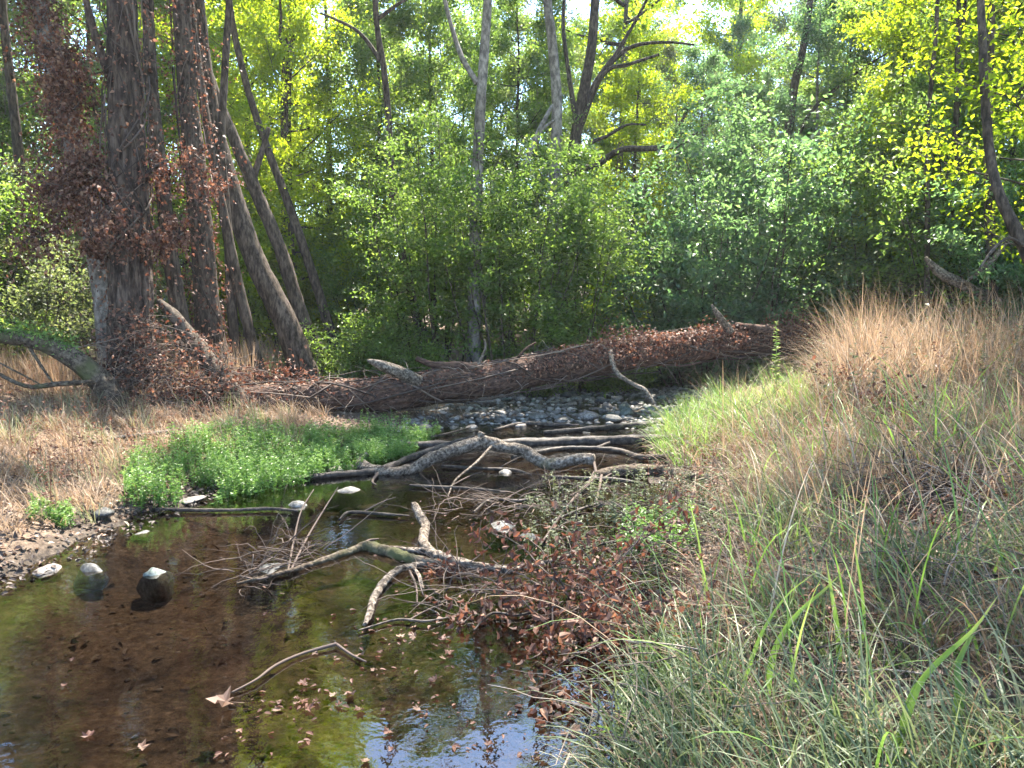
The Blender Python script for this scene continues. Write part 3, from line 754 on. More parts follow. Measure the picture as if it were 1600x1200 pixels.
def shade_tree(label, x, y, H, rad, crown, rz, sc, zc, mat='bark_brown'):  # unseen tree, added so that its crown dapples the foreground with shade
    z = hz(x, y) - .1; t = thing('tree', label, 'tree', (x, y, z)); rng = RNG(int(abs(x * 37 + y * 11)))
    n = 40; tz = np.linspace(0, H, n); wob = np.cumsum(rng.normal(0, .03, (n, 2)), 0)
    mb = MB(); tube(mb, np.stack([wob[:, 0], wob[:, 1], tz], 1), rad * (1 - .8 * tz / H) * (1 + .4 * np.exp(-tz / .4)), 20, .12, .06)
    obj('trunk', mb.mesh('trunk', M[mat]), t)
    for nm, me in zip(('branchwork', 'crown'), BIG[crown]):
        o = obj(nm, me, t, (0, 0, zc)); o.rotation_euler = (0, 0, rz); o.scale = (sc,) * 3; o["kind"] = "stuff"
shade_tree('unseen tree added on the right bank to dapple the foreground', 6.4, 7.0, 14, .22, 'c1', .4, 1.0, 7.0)
shade_tree('unseen tree added on the left bank to shade the near left', -5.6, 5.2, 13, .2, 'c2', 2.0, .95, 6.5)
shade_tree('unseen tree added right of the camera to shade the foreground', 5.0, 2.6, 13, .2, 'c1', 3.3, .95, 6.5)
#shade_tree('unseen shade tree added on the right bank further up the creek', 9.6, 11.0, 15, .22, 'c2', 4.0, 1.05, 7.5)
# mossy bough arching out of the left edge
t, c, r, base = px_tree('leaning_trunk', 'mossy brown trunk arching down from the left edge to the bank',
    [(185, 640, 8.3, 46), (165, 605, 8.3, 50), (135, 575, 8.3, 46), (95, 548, 8.3, 40), (50, 532, 8.3, 34), (0, 526, 8.3, 30), (-90, 520, 8.2, 26), (-250, 540, 8.0, 18)],
    'bark_mossy', 28, 110, .15, .1, cat='trunk', base_flare=.1,
    limbs=[[(45, 540, 8.3, 7), (60, 565, 8.2, 6), (85, 602, 8.1, 4)], [(-20, 575, 7.9, 8), (40, 603, 7.9, 9), (90, 600, 7.9, 11), (150, 596, 8.0, 9)], [(-10, 562, 8.0, 4), (30, 583, 8.0, 4), (62, 600, 8.0, 3)]])
rng = RNG(3); lf = MB()
k = rng.integers(30, 100, 5200); rv = unit(rng.normal(0, .55, (5200, 3)) + np.array([0, 0, 1.0]))
leaves(lf, c[k] + rv * r[k][:, None] * .98, unit(rng.normal(0, 1, (5200, 3)) + rv), rv, .022, .7, rng.uniform(0, 1, 5200))
leaves(lf, c[k[:600]] + rv[:600] * (r[k[:600]][:, None] + rng.uniform(.02, .14, (600, 1))), unit(rng.normal(0, 1, (600, 3))), unit(rng.normal(0, .5, (600, 3)) + np.array([0, 0, 1])), .045, .6, rng.uniform(.6, 1, 600))
o = obj('moss', lf.mesh('moss', M['herb'], False, origin=base), t); o["kind"] = "stuff"

# ------------------------------------------------------------------ the wood behind: saplings, shrubs, far trees
def xy_at(px, Y): return ((px - 800) / FPX * Y * math.cos(PITCH) * 1.0, Y)

full_tree('f', 26, 7.5, 1.4, 2.0, 26, 7, 7500, .068, 'leaf_yellow', 'bark_dark', .05, spread=.14)
spots = [  # variant, px, Y, scale, label
    ('b', 395, 18, .72, 'yellow leaved tree glowing behind the leaning trunks'),
    ('b', 530, 19.5, .75, 'yellow leaved tree right of the leaning trunks'),
    ('b', 455, 15.2, .55, 'low yellow leaved tree just right of the leaning trunks'),
    ('b', 340, 22, .8, 'yellow leaved tree far behind the dark upright trunk'),
    ('c', 590, 16.5, .72, 'slim green tree behind the thin dark wavy trunk'),
    ('c', 680, 17, .8, 'slim green tree left behind the tall pale grey trunk'),
    ('a', 800, 19, .68, 'green tree filling the gap between the two grey trunks'),
    ('b', 985, 18.5, .5, 'low yellow tree glowing in the gap right of the dark shrubs'),
    ('b', 1000, 24, .72, 'yellow tree lit up in the gap right of centre'),
    ('e', 1095, 19, .62, 'blue green tree behind the left of the rounded shrubs'),
    ('e', 1190, 21, .6, 'tall blue green tree against the bright sky'),
    ('a', 1315, 18, .68, 'green tree behind the dry grass on the right bank'),
    ('c', 1395, 15, .72, 'slim green tree left of the pole trunks'),
    ('a', 1500, 15.5, .68, 'green tree behind the pole trunks'),
    ('b', 1450, 13.2, .5, 'small yellow green tree among the pole trunks'),
    ('c', 1570, 12.4, .75, 'slim green tree right behind the straight trunk at the right edge'),
    ('a', 610, 20, .66, 'green tree rising behind the thin dark wavy trunk'),
    ('a', 720, 22, .68, 'broad green tree behind the tall pale grey trunk'),
    ('c', 860, 21, .75, 'green tree behind the smooth grey trunk'),
    ('d', 1060, 22, .6, 'grey green tree behind the arching limbs'),
    ('e', 1270, 17, .7, 'blue green tree right of the dark trunk leaning right'),
    ('b', 1370, 20, .8, 'yellow green tree behind the green trees on the right'),
    ('c', 1440, 17.5, .95, 'tall slim green tree behind the pole trunks'),
    ('a', 1560, 17, .9, 'broad green tree at the right edge of the wood'),
    ('c', 170, 15.5, .9, 'green tree close behind the thickest trunk'),
    ('d', -40, 18, .95, 'grey green tree cut by the left edge'),
    ('b', 300, 17, .7, 'yellow green tree seen through the left trunks'),
    ('c', 770, 24, .95, 'tall slim green tree far behind the tall pale trunk'),
    ('a', 900, 26, .78, 'broad green tree far behind the dark arching limbs'),
    ('d', 835, 20.5, .7, 'grey green tree between the two grey trunks'),
    ('e', 1130, 26, .85, 'blue green tree far behind the rounded shrubs'),
    ('d', 1240, 24, .8, 'grey green tree behind the dark trunk leaning right'),
    ('b', 650, 25, .75, 'yellow tree far behind the stem thicket'),
    ('f', 1625, 8.6, .9, 'yellow green sapling overhanging the right edge'),
    ('f', 1700, 10.2, 1.0, 'taller yellow green sapling cut by the right edge'),
    ('d', 20, 14.5, .75, 'grey green tree at the far left edge'),
    ('d', 120, 19, .8, 'grey green tree behind the thickest trunk'),
    ('c', 250, 20, .85, 'green tree seen between the left trunks'),
]
for k, (v, px, Y, sc, lab) in enumerate(spots):
    place(TREE[v], 'sapling' if v == 'f' else 'tree', lab, 'sapling' if v == 'f' else 'tree', xy_at(px, Y), None, k * 1.7, sc)
rng = RNG(91)
LOOK = {'a': 'dark stemmed green tree', 'b': 'yellow leaved tree', 'c': 'slim green tree', 'd': 'grey green tree', 'e': 'blue green tree'}
DEPTH = ('just behind the nearer trees', 'half way back in the haze', 'at the very back of the wood')
kk = 0
for row, (Y0, n, x0, x1, var) in enumerate(((27, 8, -150, 1750, 'abcebadbc'), (36, 13, -250, 1850, 'baebdcaeb'), (50, 16, -300, 1900, 'aebdabcde'))):
    for i in range(n):
        px = x0 + (x1 - x0) * (i + .5 + rng.uniform(-.3, .3)) / n
        Y = Y0 * rng.uniform(.92, 1.1)
        place(TREE[var[(i * 2 + row) % len(var)]], 'tree', LOOK[var[(i * 2 + row) % len(var)]] + ' deep in the wood ' + DEPTH[row], 'tree', xy_at(px, Y), 'trees deep in the wood, ' + LOOK[var[(i * 2 + row) % len(var)]] + ', row ' + 'abc'[row], rng.uniform(0, 6.28), rng.uniform(.85, 1.15) * (.72 if 440 < px < 900 else 1))
shr = [
    ('thicket', 690, 12.8, .95, 'shrub of thin upright stems left of the tall pale trunk'),
    ('thicket', 800, 12.6, .95, 'dense green shrub right below the tall pale trunk'),
    ('thicket2', 880, 13.4, 1.05, 'dark green bushy shrub behind the middle of the fallen log'),
    ('thicket2', 600, 14.5, .75, 'pale sunlit green shrub behind the left half of the log'),
    ('yellow', 530, 17, 1.0, 'yellow green shrub standing in the sun shaft'),
    ('round', 1025, 14.8, .5, 'lower rounded shrub at the yellow gap'),
    ('round', 1100, 14.0, 1.2, 'rounded blue green shrub, left of the pair above the log'),
    ('round', 1190, 14.2, 1.4, 'tall rounded blue green shrub above the right log end'),
    ('thicket2', 1300, 15.5, .8, 'green shrub right of the rounded blue green shrubs'),
    ('thicket', 1385, 13.5, 1.05, 'upright green shrub beyond the dry grass'),
    ('grey', 1450, 11.8, .9, 'dull shrub around the foot of the pole trunks'),
    ('thicket2', 1540, 11.5, 1.1, 'dark shrub under the straight trunk near the right edge'),
    ('round', 1640, 10.2, .8, 'dark shrub leaning in from the right edge'),
    ('grey', 30, 11.5, 1.1, 'grey green shrub at the left edge above the arching trunk'),
    ('grey', 110, 12.8, 1.25, 'grey green shrub left of the thickest trunk'),
    ('thicket2', -60, 12.5, 1.0, 'tall shadowy shrub cut by the left edge'),
    ('yellow', 385, 14.5, .9, 'yellow green shrub between the leaning trunks'),
    ('yellow', 455, 16.5, 1.0, 'yellow green shrub right of the leaning trunks'),
    ('grey', 240, 13.5, 1.0, 'dull shrub behind the dark upright trunk'),
    ('low', 545, 12.0, 1.0, 'low dark bush behind the left half of the log'),
    ('low', 640, 11.8, .8, 'low bush at the foot of the thin dark trunk'),
    ('low', 830, 12.6, .9, 'low bush behind the middle of the log'),
    ('low', 960, 13.0, .9, 'low bush under the yellow gap'),
    ('yellow', 990, 17, .9, 'yellow green shrub at the foot of the yellow gap'),
    ('low', 1290, 13.2, 1.0, 'low green bush above the right end of the log'),
    ('low', 1370, 11.8, .8, 'low weedy bush at the back of the dry grass'),
]
for k, (v, px, Y, sc, lab) in enumerate(shr):
    place(SHRUB[v], 'shrub', lab, 'shrub', xy_at(px, Y), None, k * 2.1, sc)
for k, (v, x, y, sc, side) in enumerate((('d', -9.5, 9.5, .85, 'left'), ('a', -12.5, 13, .95, 'left'), ('c', -11, 17, 1.0, 'left'), ('e', -16, 10, 1.0, 'left'), ('b', -18, 16, 1.0, 'left'), ('c', -8.5, 5.5, .8, 'left'),
                                         ('a', 11.5, 13, .9, 'right'), ('c', 13, 9, 1.0, 'right'), ('e', 16, 14, 1.0, 'right'))):
    place(TREE[v], 'tree', LOOK[v] + ' beyond the %s edge of the picture' % side, 'tree', (x, y), 'trees beyond the %s edge' % side, k * 1.3, sc)
for k, (v, x, y, sc) in enumerate((('thicket2', -8.2, 10.5, 1.0), ('grey', -9, 7.5, 1.1), ('round', -12, 10, 1.1), ('thicket2', -14, 14, 1.2), ('grey', -11, 6, 1.2))):
    place(SHRUB[v], 'shrub', {'thicket2': 'bushy green', 'grey': 'grey green', 'round': 'rounded blue green'}[v] + ' shrub on the left bank beyond the picture', 'shrub', (x, y), 'shrubs beyond the left edge', k * 1.9, sc)
rng = RNG(92)
for i in range(30):
    px = rng.uniform(-250, 1850); Y = rng.uniform(19, 34)
    place(SHRUB[['thicket2', 'yellow', 'round', 'thicket'][i % 4]], 'shrub', ('bushy green', 'yellow green', 'rounded blue green', 'upright many stemmed')[i % 4] + ' shrub in the understory deep in the wood', 'shrub', xy_at(px, Y), ('bushy green', 'yellow green', 'rounded blue green', 'upright')[i % 4] + ' understory shrubs', rng.uniform(0, 6.28), rng.uniform(.8, 1.25))

# ------------------------------------------------------------------ the fallen log across the creek
c, r = px_path([(262, 628, 8.9, 48), (330, 632, 8.95, 52), (400, 632, 9.05, 54), (520, 622, 9.3, 54), (640, 611, 9.6, 54), (760, 594, 10.0, 52), (880, 572, 10.4, 50),
                (1000, 553, 10.8, 44), (1120, 540, 11.3, 40), (1240, 532, 11.8, 36), (1345, 528, 12.2, 32)], 300)
base = c[150] * np.array([1, 1, 0]); base[2] = c[:, 2].min() - .25
log = thing('fallen_log', 'long fallen trunk lying across the creek, covered in dead brown vines', 'log', base)
mb = MB(); tube(mb, c, r, 64, .22, .16, 4, fk=7)
obj('trunk', mb.mesh('trunk', M['bark_log'], origin=base), log)
lf, tg = MB(), MB()
cs, rs = c[::5], r[::5]
dead_vine(lf, tg, cs[26:], rs[26:] * .98, 7500, 70, 41, .045, .07, .7, top=True)
dead_vine(lf, tg, cs[:30], rs[:30] * .98, 1800, 60, 42, .045, .05, .35, top=True)
rng = RNG(43)
k = np.clip(rng.normal(46, 8, 5200).astype(int), 30, 59)                                    # matted leaves on top of the right half
rv = unit(rng.normal(0, .5, (5200, 3)) + np.array([0, -.35, 1.0]))
pos = cs[k] + rv * (rs[k][:, None] * rng.uniform(.95, 1.2, (5200, 1))) + rng.normal(0, .035, (5200, 3))
leaves(lf, pos, unit(rng.normal(0, 1, (5200, 3))), unit(rv + rng.normal(0, .5, (5200, 3))), .055 * rng.uniform(.6, 1.3, 5200), .6, rng.uniform(.2, 1, 5200), False, .2, .25)
o = obj('dead_vine_leaves', lf.mesh('dead_vine_leaves', M['leaf_dead'], False, origin=base), log); o["kind"] = "stuff"
o = obj('dead_vine_stems', tg.mesh('dead_vine_stems', M['twig'], origin=base), log); o["kind"] = "stuff"
def loose_twigs(mb, centers, n, L, rad, seed, upb=.2, flat=1.0):
    rng = RNG(seed); centers = np.asarray(centers)
    for i in range(n):
        s = centers[int(rng.integers(len(centers)))] + rng.normal(0, .06, 3)
        d = unit(rng.normal(0, 1, 3) * np.array([1, 1, .45 * flat]) + np.array([0, 0, upb]))
        q = limb_path(rng, s, d, L * rng.uniform(.4, 1.3), rng.uniform(-.7, .1), 7, .22)
        tube(mb, q, np.linspace(rad * rng.uniform(.6, 1.4), rad * .3, 7), 4, r=rng.uniform())
tg = MB(); loose_twigs(tg, cs[8:58] + np.array([0, -.15, -.12]), 170, .3, .0035, 45, -.9)
loose_twigs(tg, cs[:52] + np.array([0, -.1, .1]), 150, .45, .0045, 44, .05)
o = obj('loose_twigs', tg.mesh('loose_twigs', M['twig_pale'], origin=base), log); o["kind"] = "stuff"
for pts, mat in (([(655, 598, 9.5, 22), (625, 582, 9.4, 20), (600, 572, 9.35, 17), (584, 566, 9.3, 11), (574, 563, 9.3, 4)], 'bark_pale'),
                 ([(760, 582, 9.9, 16), (720, 572, 9.85, 15), (680, 571, 9.8, 12), (650, 560, 9.8, 8)], 'bark_log'),
                 ([(1142, 520, 11.2, 12), (1128, 500, 11.15, 11), (1118, 486, 11.1, 8), (1112, 476, 11.1, 3)], 'bark_pale'),
                 ([(1215, 520, 11.5, 16), (1185, 514, 11.4, 14), (1150, 508, 11.3, 9)], 'bark_log'),
                 ([(953, 548, 10.4, 8), (962, 580, 10.2, 8), (985, 598, 10.1, 7), (1008, 610, 10.0, 7), (1022, 632, 9.9, 5)], 'bark_pale'),
                 ([(800, 570, 10, 5), (822, 545, 10, 4), (838, 535, 10, 3)], 'bark_log'), ([(745, 575, 10, 5), (758, 545, 10, 4), (757, 530, 10, 2.5)], 'bark_pale')):
    lc, lr = px_path(pts, 24); mb = MB(); tube(mb, lc, lr, 10, .2, .05, seed=3)
    obj('broken_limb', mb.mesh('broken_limb', M[mat], origin=base), log)

# tangle of dead vines at the foot of the big tree
tg, lf = MB(), MB()
rng = RNG(51)
cen = np.array([at(x, y, Y) for x, y, Y in ((230, 560, 8.6), (260, 590, 8.5), (300, 600, 8.5), (210, 590, 8.5), (330, 620, 8.6), (250, 630, 8.4), (290, 545, 8.8), (190, 540, 8.6), (350, 590, 8.8), (220, 510, 8.7), (300, 650, 8.4))])
loose_twigs(tg, cen, 520, .6, .0045, 52, .15)
for q0 in cen:
    n = 190; pos = q0 + rng.normal(0, .16, (n, 3)) * np.array([1.2, .8, .9])
    leaves(lf, pos, unit(rng.normal(0, 1, (n, 3)) + np.array([0, 0, -.3])), unit(rng.normal(0, 1, (n, 3))), .055 * rng.uniform(.5, 1.3, n), .6, rng.uniform(0, 1, n), False, .2, .25)
b0 = cen.mean(0); b0[2] = hz(b0[0], b0[1])
t = thing('vine_tangle', 'tangle of grey dead vine stems heaped at the foot of the thickest trunk', 'dead vines', b0)
o = obj('stems', tg.mesh('stems', M['twig'], origin=b0), t); o["kind"] = "stuff"
o = obj('withered_leaves', lf.mesh('withered_leaves', M['leaf_dead'], False, origin=b0), t); o["kind"] = "stuff"
# darker root bole between tangle and trunk
px_tree('fallen_limb', 'dark decayed limb slanting down right of the thickest trunk into the log',
        [(362, 612, 8.9, 44), (330, 570, 8.95, 40), (300, 530, 9.0, 34), (270, 492, 9.05, 26), (248, 470, 9.1, 14)], 'bark_dark', 20, 60, .3, .12, cat='limb', base_flare=0)

# ------------------------------------------------------------------ branches lying in the water
def WY(py, z=0.0): return float(on_plane(800, py, z)[1])
def branch(name, label, parts, cat='branch'):
    """parts: (name, material, points(px, py, Y, width px)); the first carries the rest"""
    c0, _ = px_path(parts[0][2], 8); b = c0[4].copy(); b[2] = min(c0[:, 2].min(), 0)
    t = thing(name, label, cat, b)
    for i, (nm, mat, pts) in enumerate(parts):
        c, r = px_path([(a, b_, min(Y, ground_at(a, b_)[1] * .985) if b_ > 640 else Y, w * .85) for a, b_, Y, w in pts], max(14, 14 * len(pts)))
        mb = MB(); big = r.max() > .02
        tube(mb, c, r, 20 if big else 7, .42 if big else .15, .13 if big else 0, seed=i + len(label), fk=3)
        obj(nm, mb.mesh(nm, M[mat], origin=b), t)
    return t

branch('fallen_branch', 'arched pale grey branch with a kink resting across the creek', [
    ('bough', 'bark_pale', [(562, 728, 7.1, 20), (585, 735, 7.05, 21), (615, 738, 6.95, 21), (642, 734, 6.9, 22), (672, 718, 6.9, 23), (705, 704, 6.95, 24), (735, 696, 7.0, 25), (757, 690, 7.05, 27), (785, 698, 7.05, 23), (815, 704, 7.05, 22),
                            (838, 716, 7.0, 23), (858, 725, 6.95, 22), (880, 722, 6.95, 21), (905, 717, 6.95, 21), (928, 719, 6.9, 22)]),
    ('side_branch', 'bark_pale', [(570, 728, 7.1, 16), (562, 718, 7.15, 14), (574, 709, 7.15, 10)]),
    ('side_branch', 'bark_pale', [(757, 692, 7.05, 16), (752, 681, 7.05, 15), (754, 676, 7.05, 12)]),
    ('twig', 'bark_pale', [(768, 697, 7.0, 5), (745, 722, 6.7, 5), (712, 750, 6.4, 4), (700, 775, 6.2, 3)]),
    ('twig', 'twig', [(928, 722, 6.9, 6), (930, 745, 6.7, 6), (905, 770, 6.45, 6), (880, 800, 6.2, 5), (845, 850, 5.6, 4)]),
    ('twig', 'twig', [(930, 735, 6.8, 5), (915, 760, 6.6, 4), (890, 775, 6.5, 3)]),
    ('twig', 'twig', [(590, 740, 7, 6), (582, 752, 6.8, 5), (588, 758, 6.7, 3)])])
branch('fallen_branch', 'brown mossy branch lying half sunk right of the arched one', [
    ('bough', 'bark_mossy', [(932, 744, 6.75, 15), (955, 738, 6.75, 22), (1000, 736, 6.7, 24), (1050, 738, 6.7, 22), (1095, 748, 6.6, 20), (1125, 746, 6.6, 15), (1165, 728, 6.6, 9)]),
    ('side_branch', 'bark_mossy', [(1125, 746, 6.6, 12), (1160, 715, 6.7, 8), (1200, 690, 6.8, 6), (1260, 672, 7.0, 5), (1330, 670, 7.1, 4)]),
    ('twig', 'twig', [(1140, 720, 6.6, 6), (1175, 745, 6.4, 5), (1210, 770, 6.2, 3)]),
    ('twig', 'twig', [(940, 742, 6.7, 6), (935, 770, 6.5, 5), (930, 788, 6.35, 4)])])
branch('fallen_branch', 'straight dark wet bough running left from the arched branch', [
    ('bough', 'bark_wet', [(375, 757, 6.6, 6), (440, 751, 6.7, 9), (520, 742, 6.85, 12), (590, 735, 7.15, 13), (650, 712, 7.5, 12), (700, 695, 7.7, 10), (742, 682, 7.8, 7)])])
branch('sunken_log', 'dark wet log lying level in the creek behind the arched branch', [
    ('bough', 'bark_wet', [(560, 690, WY(692), 10), (660, 696, WY(697), 16), (800, 693, WY(694), 18), (930, 689, WY(690), 20), (1060, 686, WY(688), 16)])], 'log')
branch('sunken_log', 'second dark log just upstream, partly hidden by the green tuft', [
    ('bough', 'bark_wet', [(850, 676, WY(678), 8), (930, 670, WY(672), 12), (1000, 664, WY(666), 12), (1070, 658, WY(661), 9)])], 'log')
branch('sunken_log', 'thin black log close behind the brown mossy branch', [
    ('bough', 'bark_wet', [(800, 715, WY(716), 8), (880, 701, WY(703), 9), (960, 703, WY(706), 9), (1000, 714, WY(716), 11), (1070, 713, WY(715), 9)])], 'log')
branch('fallen_branch', 'crooked pale branch standing out of the water, its foot caught in red leaves', [
    ('bough', 'bark_pale', [(647, 788, 5.2, 14), (656, 805, 5.1, 18), (665, 822, 5.0, 18), (661, 845, 4.95, 19), (672, 862, 4.9, 20), (700, 874, 4.8, 20), (740, 884, 4.75, 17), (775, 888, 4.7, 15), (800, 892, 4.65, 15)]),
    ('side_branch', 'bark_pale', [(798, 891, 4.65, 9), (840, 882, 4.7, 8), (880, 870, 4.8, 6), (905, 862, 4.85, 4)]),
    ('side_branch', 'bark_pale', [(668, 862, 4.9, 15), (640, 860, 4.9, 12), (610, 856, 4.9, 10)])])
branch('fallen_branch', 'mossy green brown branch running left from the crooked pale one', [
    ('bough', 'bark_mossy', [(690, 882, 4.75, 20), (650, 876, 4.8, 21), (610, 864, 4.85, 22), (572, 854, 4.9, 20), (545, 862, 4.85, 14), (490, 880, 4.75, 11), (440, 895, 4.6, 8), (370, 912, 4.5, 5)]),
    ('twig', 'twig', [(440, 894, 4.6, 5), (405, 905, 4.5, 5), (375, 900, 4.55, 3)]),
    ('twig', 'twig', [(455, 890, 4.65, 5), (480, 840, 4.9, 4), (510, 790, 5.2, 3), (528, 762, 5.4, 2)]),
    ('twig', 'twig', [(450, 892, 4.65, 4), (458, 850, 4.8, 4), (470, 800, 5, 3), (490, 765, 5.2, 2)]),
    ('twig', 'twig', [(560, 856, 4.85, 6), (575, 845, 4.85, 5), (592, 842, 4.85, 3)])])
branch('fallen_branch', 'grey branch bending down into the water below the crooked pale one', [
    ('bough', 'bark_pale', [(672, 880, 4.7, 9), (645, 884, 4.65, 12), (620, 892, 4.55, 14), (598, 912, 4.45, 15), (583, 938, 4.3, 14), (578, 958, 4.2, 12), (570, 976, 4.1, 8)]),
    ('side_branch', 'bark_pale', [(645, 886, 4.65, 8), (655, 900, 4.5, 7), (661, 920, 4.4, 5)]),
    ('twig', 'twig', [(640, 892, 4.6, 5), (650, 915, 4.45, 4), (652, 942, 4.25, 3)])])
branch('stick', 'thin forked stick poking from the still water near the bottom', [
    ('twig', 'twig', [(362, 1082, 3.15, 4), (400, 1062, 3.25, 5), (430, 1040, 3.35, 6), (470, 1022, 3.4, 6), (525, 1006, 3.45, 7)]),
    ('twig', 'twig', [(525, 1006, 3.45, 6), (548, 1022, 3.4, 5), (572, 1034, 3.35, 3)])], 'stick')
branch('stick', 'pale stick lying across brown leaves at the right bank', [
    ('twig', 'twig_pale', [(1025, 936, 4.0, 6), (1060, 941, 4.0, 8), (1095, 948, 3.95, 8), (1132, 962, 3.9, 7)]),
    ('twig', 'twig_pale', [(1132, 962, 3.9, 5), (1150, 948, 3.95, 4), (1162, 935, 4.0, 3)])], 'stick')
branch('stick', 'curved dry stalk rising from the water beside brown leaves', [
    ('twig', 'twig_pale', [(994, 1062, 3.3, 6), (994, 1025, 3.3, 6), (1005, 990, 3.35, 5), (1025, 960, 3.4, 4), (1060, 935, 3.5, 4), (1105, 905, 3.6, 2.5)])], 'stick')
branch('stick', 'dark crooked stick across the edge of the green herbs', [
    ('twig', 'bark_wet', [(145, 692, 7.4, 5), (185, 684, 7.4, 7), (230, 679, 7.4, 7), (262, 675, 7.4, 8), (282, 684, 7.4, 5)])], 'stick')
branch('stick', 'flat dark stick at the water edge below the green herbs', [
    ('twig', 'bark_wet', [(245, 795, 5.65, 5), (300, 797, 5.65, 8), (360, 797, 5.65, 6), (420, 795, 5.7, 7), (465, 798, 5.65, 4)])], 'stick')
branch('stick', 'long dark stick lying level in the grass at right', [
    ('twig', 'bark_wet', [(1375, 920, 3.3, 4), (1440, 912, 3.3, 7), (1500, 908, 3.3, 8), (1560, 898, 3.3, 8), (1640, 880, 3.3, 9)])], 'stick')
rng = RNG(67)
for k, (x0, y0, x1, y1, w, lab) in enumerate((
    (575, 704, 735, 668, 6, 'dark stick slanting up behind the left arm of the arched branch'), (770, 672, 905, 664, 7, 'dark stick lying low at the edge of the riffle'),
    (690, 728, 830, 742, 7, 'black stick afloat below the middle of the arched branch'), (860, 745, 1010, 757, 8, 'black stick under the brown mossy branch'),
    (640, 758, 790, 768, 6, 'thin dark stick lying flat above the crooked branch'), (740, 800, 850, 772, 6, 'dark stick slanting among the twigs right of the crooked branch'),
    (860, 815, 1010, 780, 6, 'dark stick reaching through the flooded weeds'), (530, 812, 640, 806, 7, 'dark bark strip afloat left of the crooked branch'),
    (880, 866, 1030, 838, 6, 'dark stick behind the largest rust brown leaf cluster'), (560, 985, 700, 965, 5, 'thin dark stick afloat below the grey bending branch'),
    (740, 985, 880, 940, 5, 'thin dark stick slanting below the small orange sprig'), (930, 700, 1060, 674, 7, 'dark stick leaning between the level logs'))):
    mx_, my_ = (x0 + x1) / 2 + rng.normal(0, 12), (y0 + y1) / 2 + rng.normal(-5, 3)
    branch('stick', lab, [('twig', 'bark_wet', [(x0, y0, 99, w * .7), (mx_ - 20, my_, 99, w), (mx_ + 25, my_ + 2, 99, w), (x1, y1, 99, w * .4)]),
                          ('twig', 'twig', [(mx_, my_, 99, w * .5), (mx_ + 30, my_ - 16, 99, w * .4), (mx_ + 52, my_ - 24, 99, w * .25)])], 'stick')
branch('dead_log', 'pale broken log end poking up from the brush at the right', [
    ('bough', 'bark_pale', [(1446, 402, 10.2, 5), (1456, 414, 10.2, 12), (1472, 428, 10.2, 17), (1505, 445, 10.2, 20), (1560, 475, 10.2, 22)]),
    ('side_branch', 'bark_pale', [(1580, 366, 9.8, 8), (1556, 400, 9.8, 9), (1530, 425, 9.9, 8), (1510, 440, 10.0, 5)])], 'log')

# loose fine twigs snagged on the branches in mid stream
tg = MB(); rng = RNG(61)
cen = [on_plane(x, y) for x, y in ((430, 880), (400, 900), (470, 860), (700, 800), (760, 790), (820, 800), (880, 790), (940, 800), (990, 810), (1040, 790), (900, 850), (1000, 860), (850, 760), (1080, 830), (720, 900), (780, 930), (850, 920), (930, 960), (1000, 940), (680, 940), (1100, 880), (1150, 830))]
loose_twigs(tg, cen, 900, .42, .003, 62, .22, .8)
tag(obj('twig_debris', tg.mesh('twig_debris', M['twig'])), 'fine dead twigs snagged among the branches in mid stream', 'twigs', kind='stuff')
for nm, mt, sd_, nn, LL_, lab in (('twig_litter', 'twig_pale', 63, 700, .42, 'dry straw coloured twigs strewn over the right bank'), ('twig_litter', 'twig', 64, 1300, .4, 'dark dead twigs and stems tangled over the right bank')):
    tg = MB(); rng = RNG(sd_); cen = []
    while len(cen) < 320:
        y = rng.uniform(2.2, 9); x = rng.uniform(.3, .68 * y + .4)
        if creek_d(np.array([x]), np.array([y]))[0][0] > -.15: cen.append((x, y, max(hz(x, y), 0) + rng.uniform(.02, .16)))
    loose_twigs(tg, cen, nn, LL_, .0028, sd_, .25, 1.0)
    tag(obj(nm, tg.mesh(nm, M[mt])), lab, 'twigs', kind='stuff')
tg = MB(); cen = [ground_at(x, y) + np.array([0, 0, .05]) for x, y in ((1400, 790), (1440, 785), (1480, 780), (1520, 775), (1420, 770), (1470, 765))]
loose_twigs(tg, cen, 260, .5, .005, 66, .15, .6)
b0 = np.mean(cen, 0); b0[2] = hz(b0[0], b0[1])
t = thing('brush_heap', 'heap of grey dead brush lying in the grass on the right bank', 'brush', b0)
o = obj('sticks', tg.mesh('sticks', M['twig'], origin=b0), t); o["kind"] = "stuff"

# ------------------------------------------------------------------ stones
def stone_mesh(name, seed, mat, sub=3):
    bm = bmesh.new(); bmesh.ops.create_icosphere(bm, subdivisions=sub, radius=1.0)
    v = np.array([p.co[:] for p in bm.verts])
    rng = RNG(seed)
    f = 1 + .28 * fbm(v[:, 0] * 1.1 + seed, v[:, 1] * 1.1, v[:, 2] * 1.1 + 5, 2) + .06 * fbm(v[:, 0] * 4, v[:, 1] * 4 + seed, v[:, 2] * 4, 2)
    for i in range(8):                                             # worn facets
        n = unit(rng.normal(0, 1, 3)); d = v @ n; h = rng.uniform(.55, .85)
        f = np.where(d > h, np.minimum(f, h / np.maximum(d, .01) * 1.02), f)
    v = v * f[:, None] * np.array([.5, .42, .33])
    for p, q in zip(bm.verts, v): p.co = q
    me = bpy.data.meshes.new(name); bm.to_mesh(me); bm.free()
    for p in me.polygons: p.use_smooth = True
    me.materials.append(M[mat]); return me

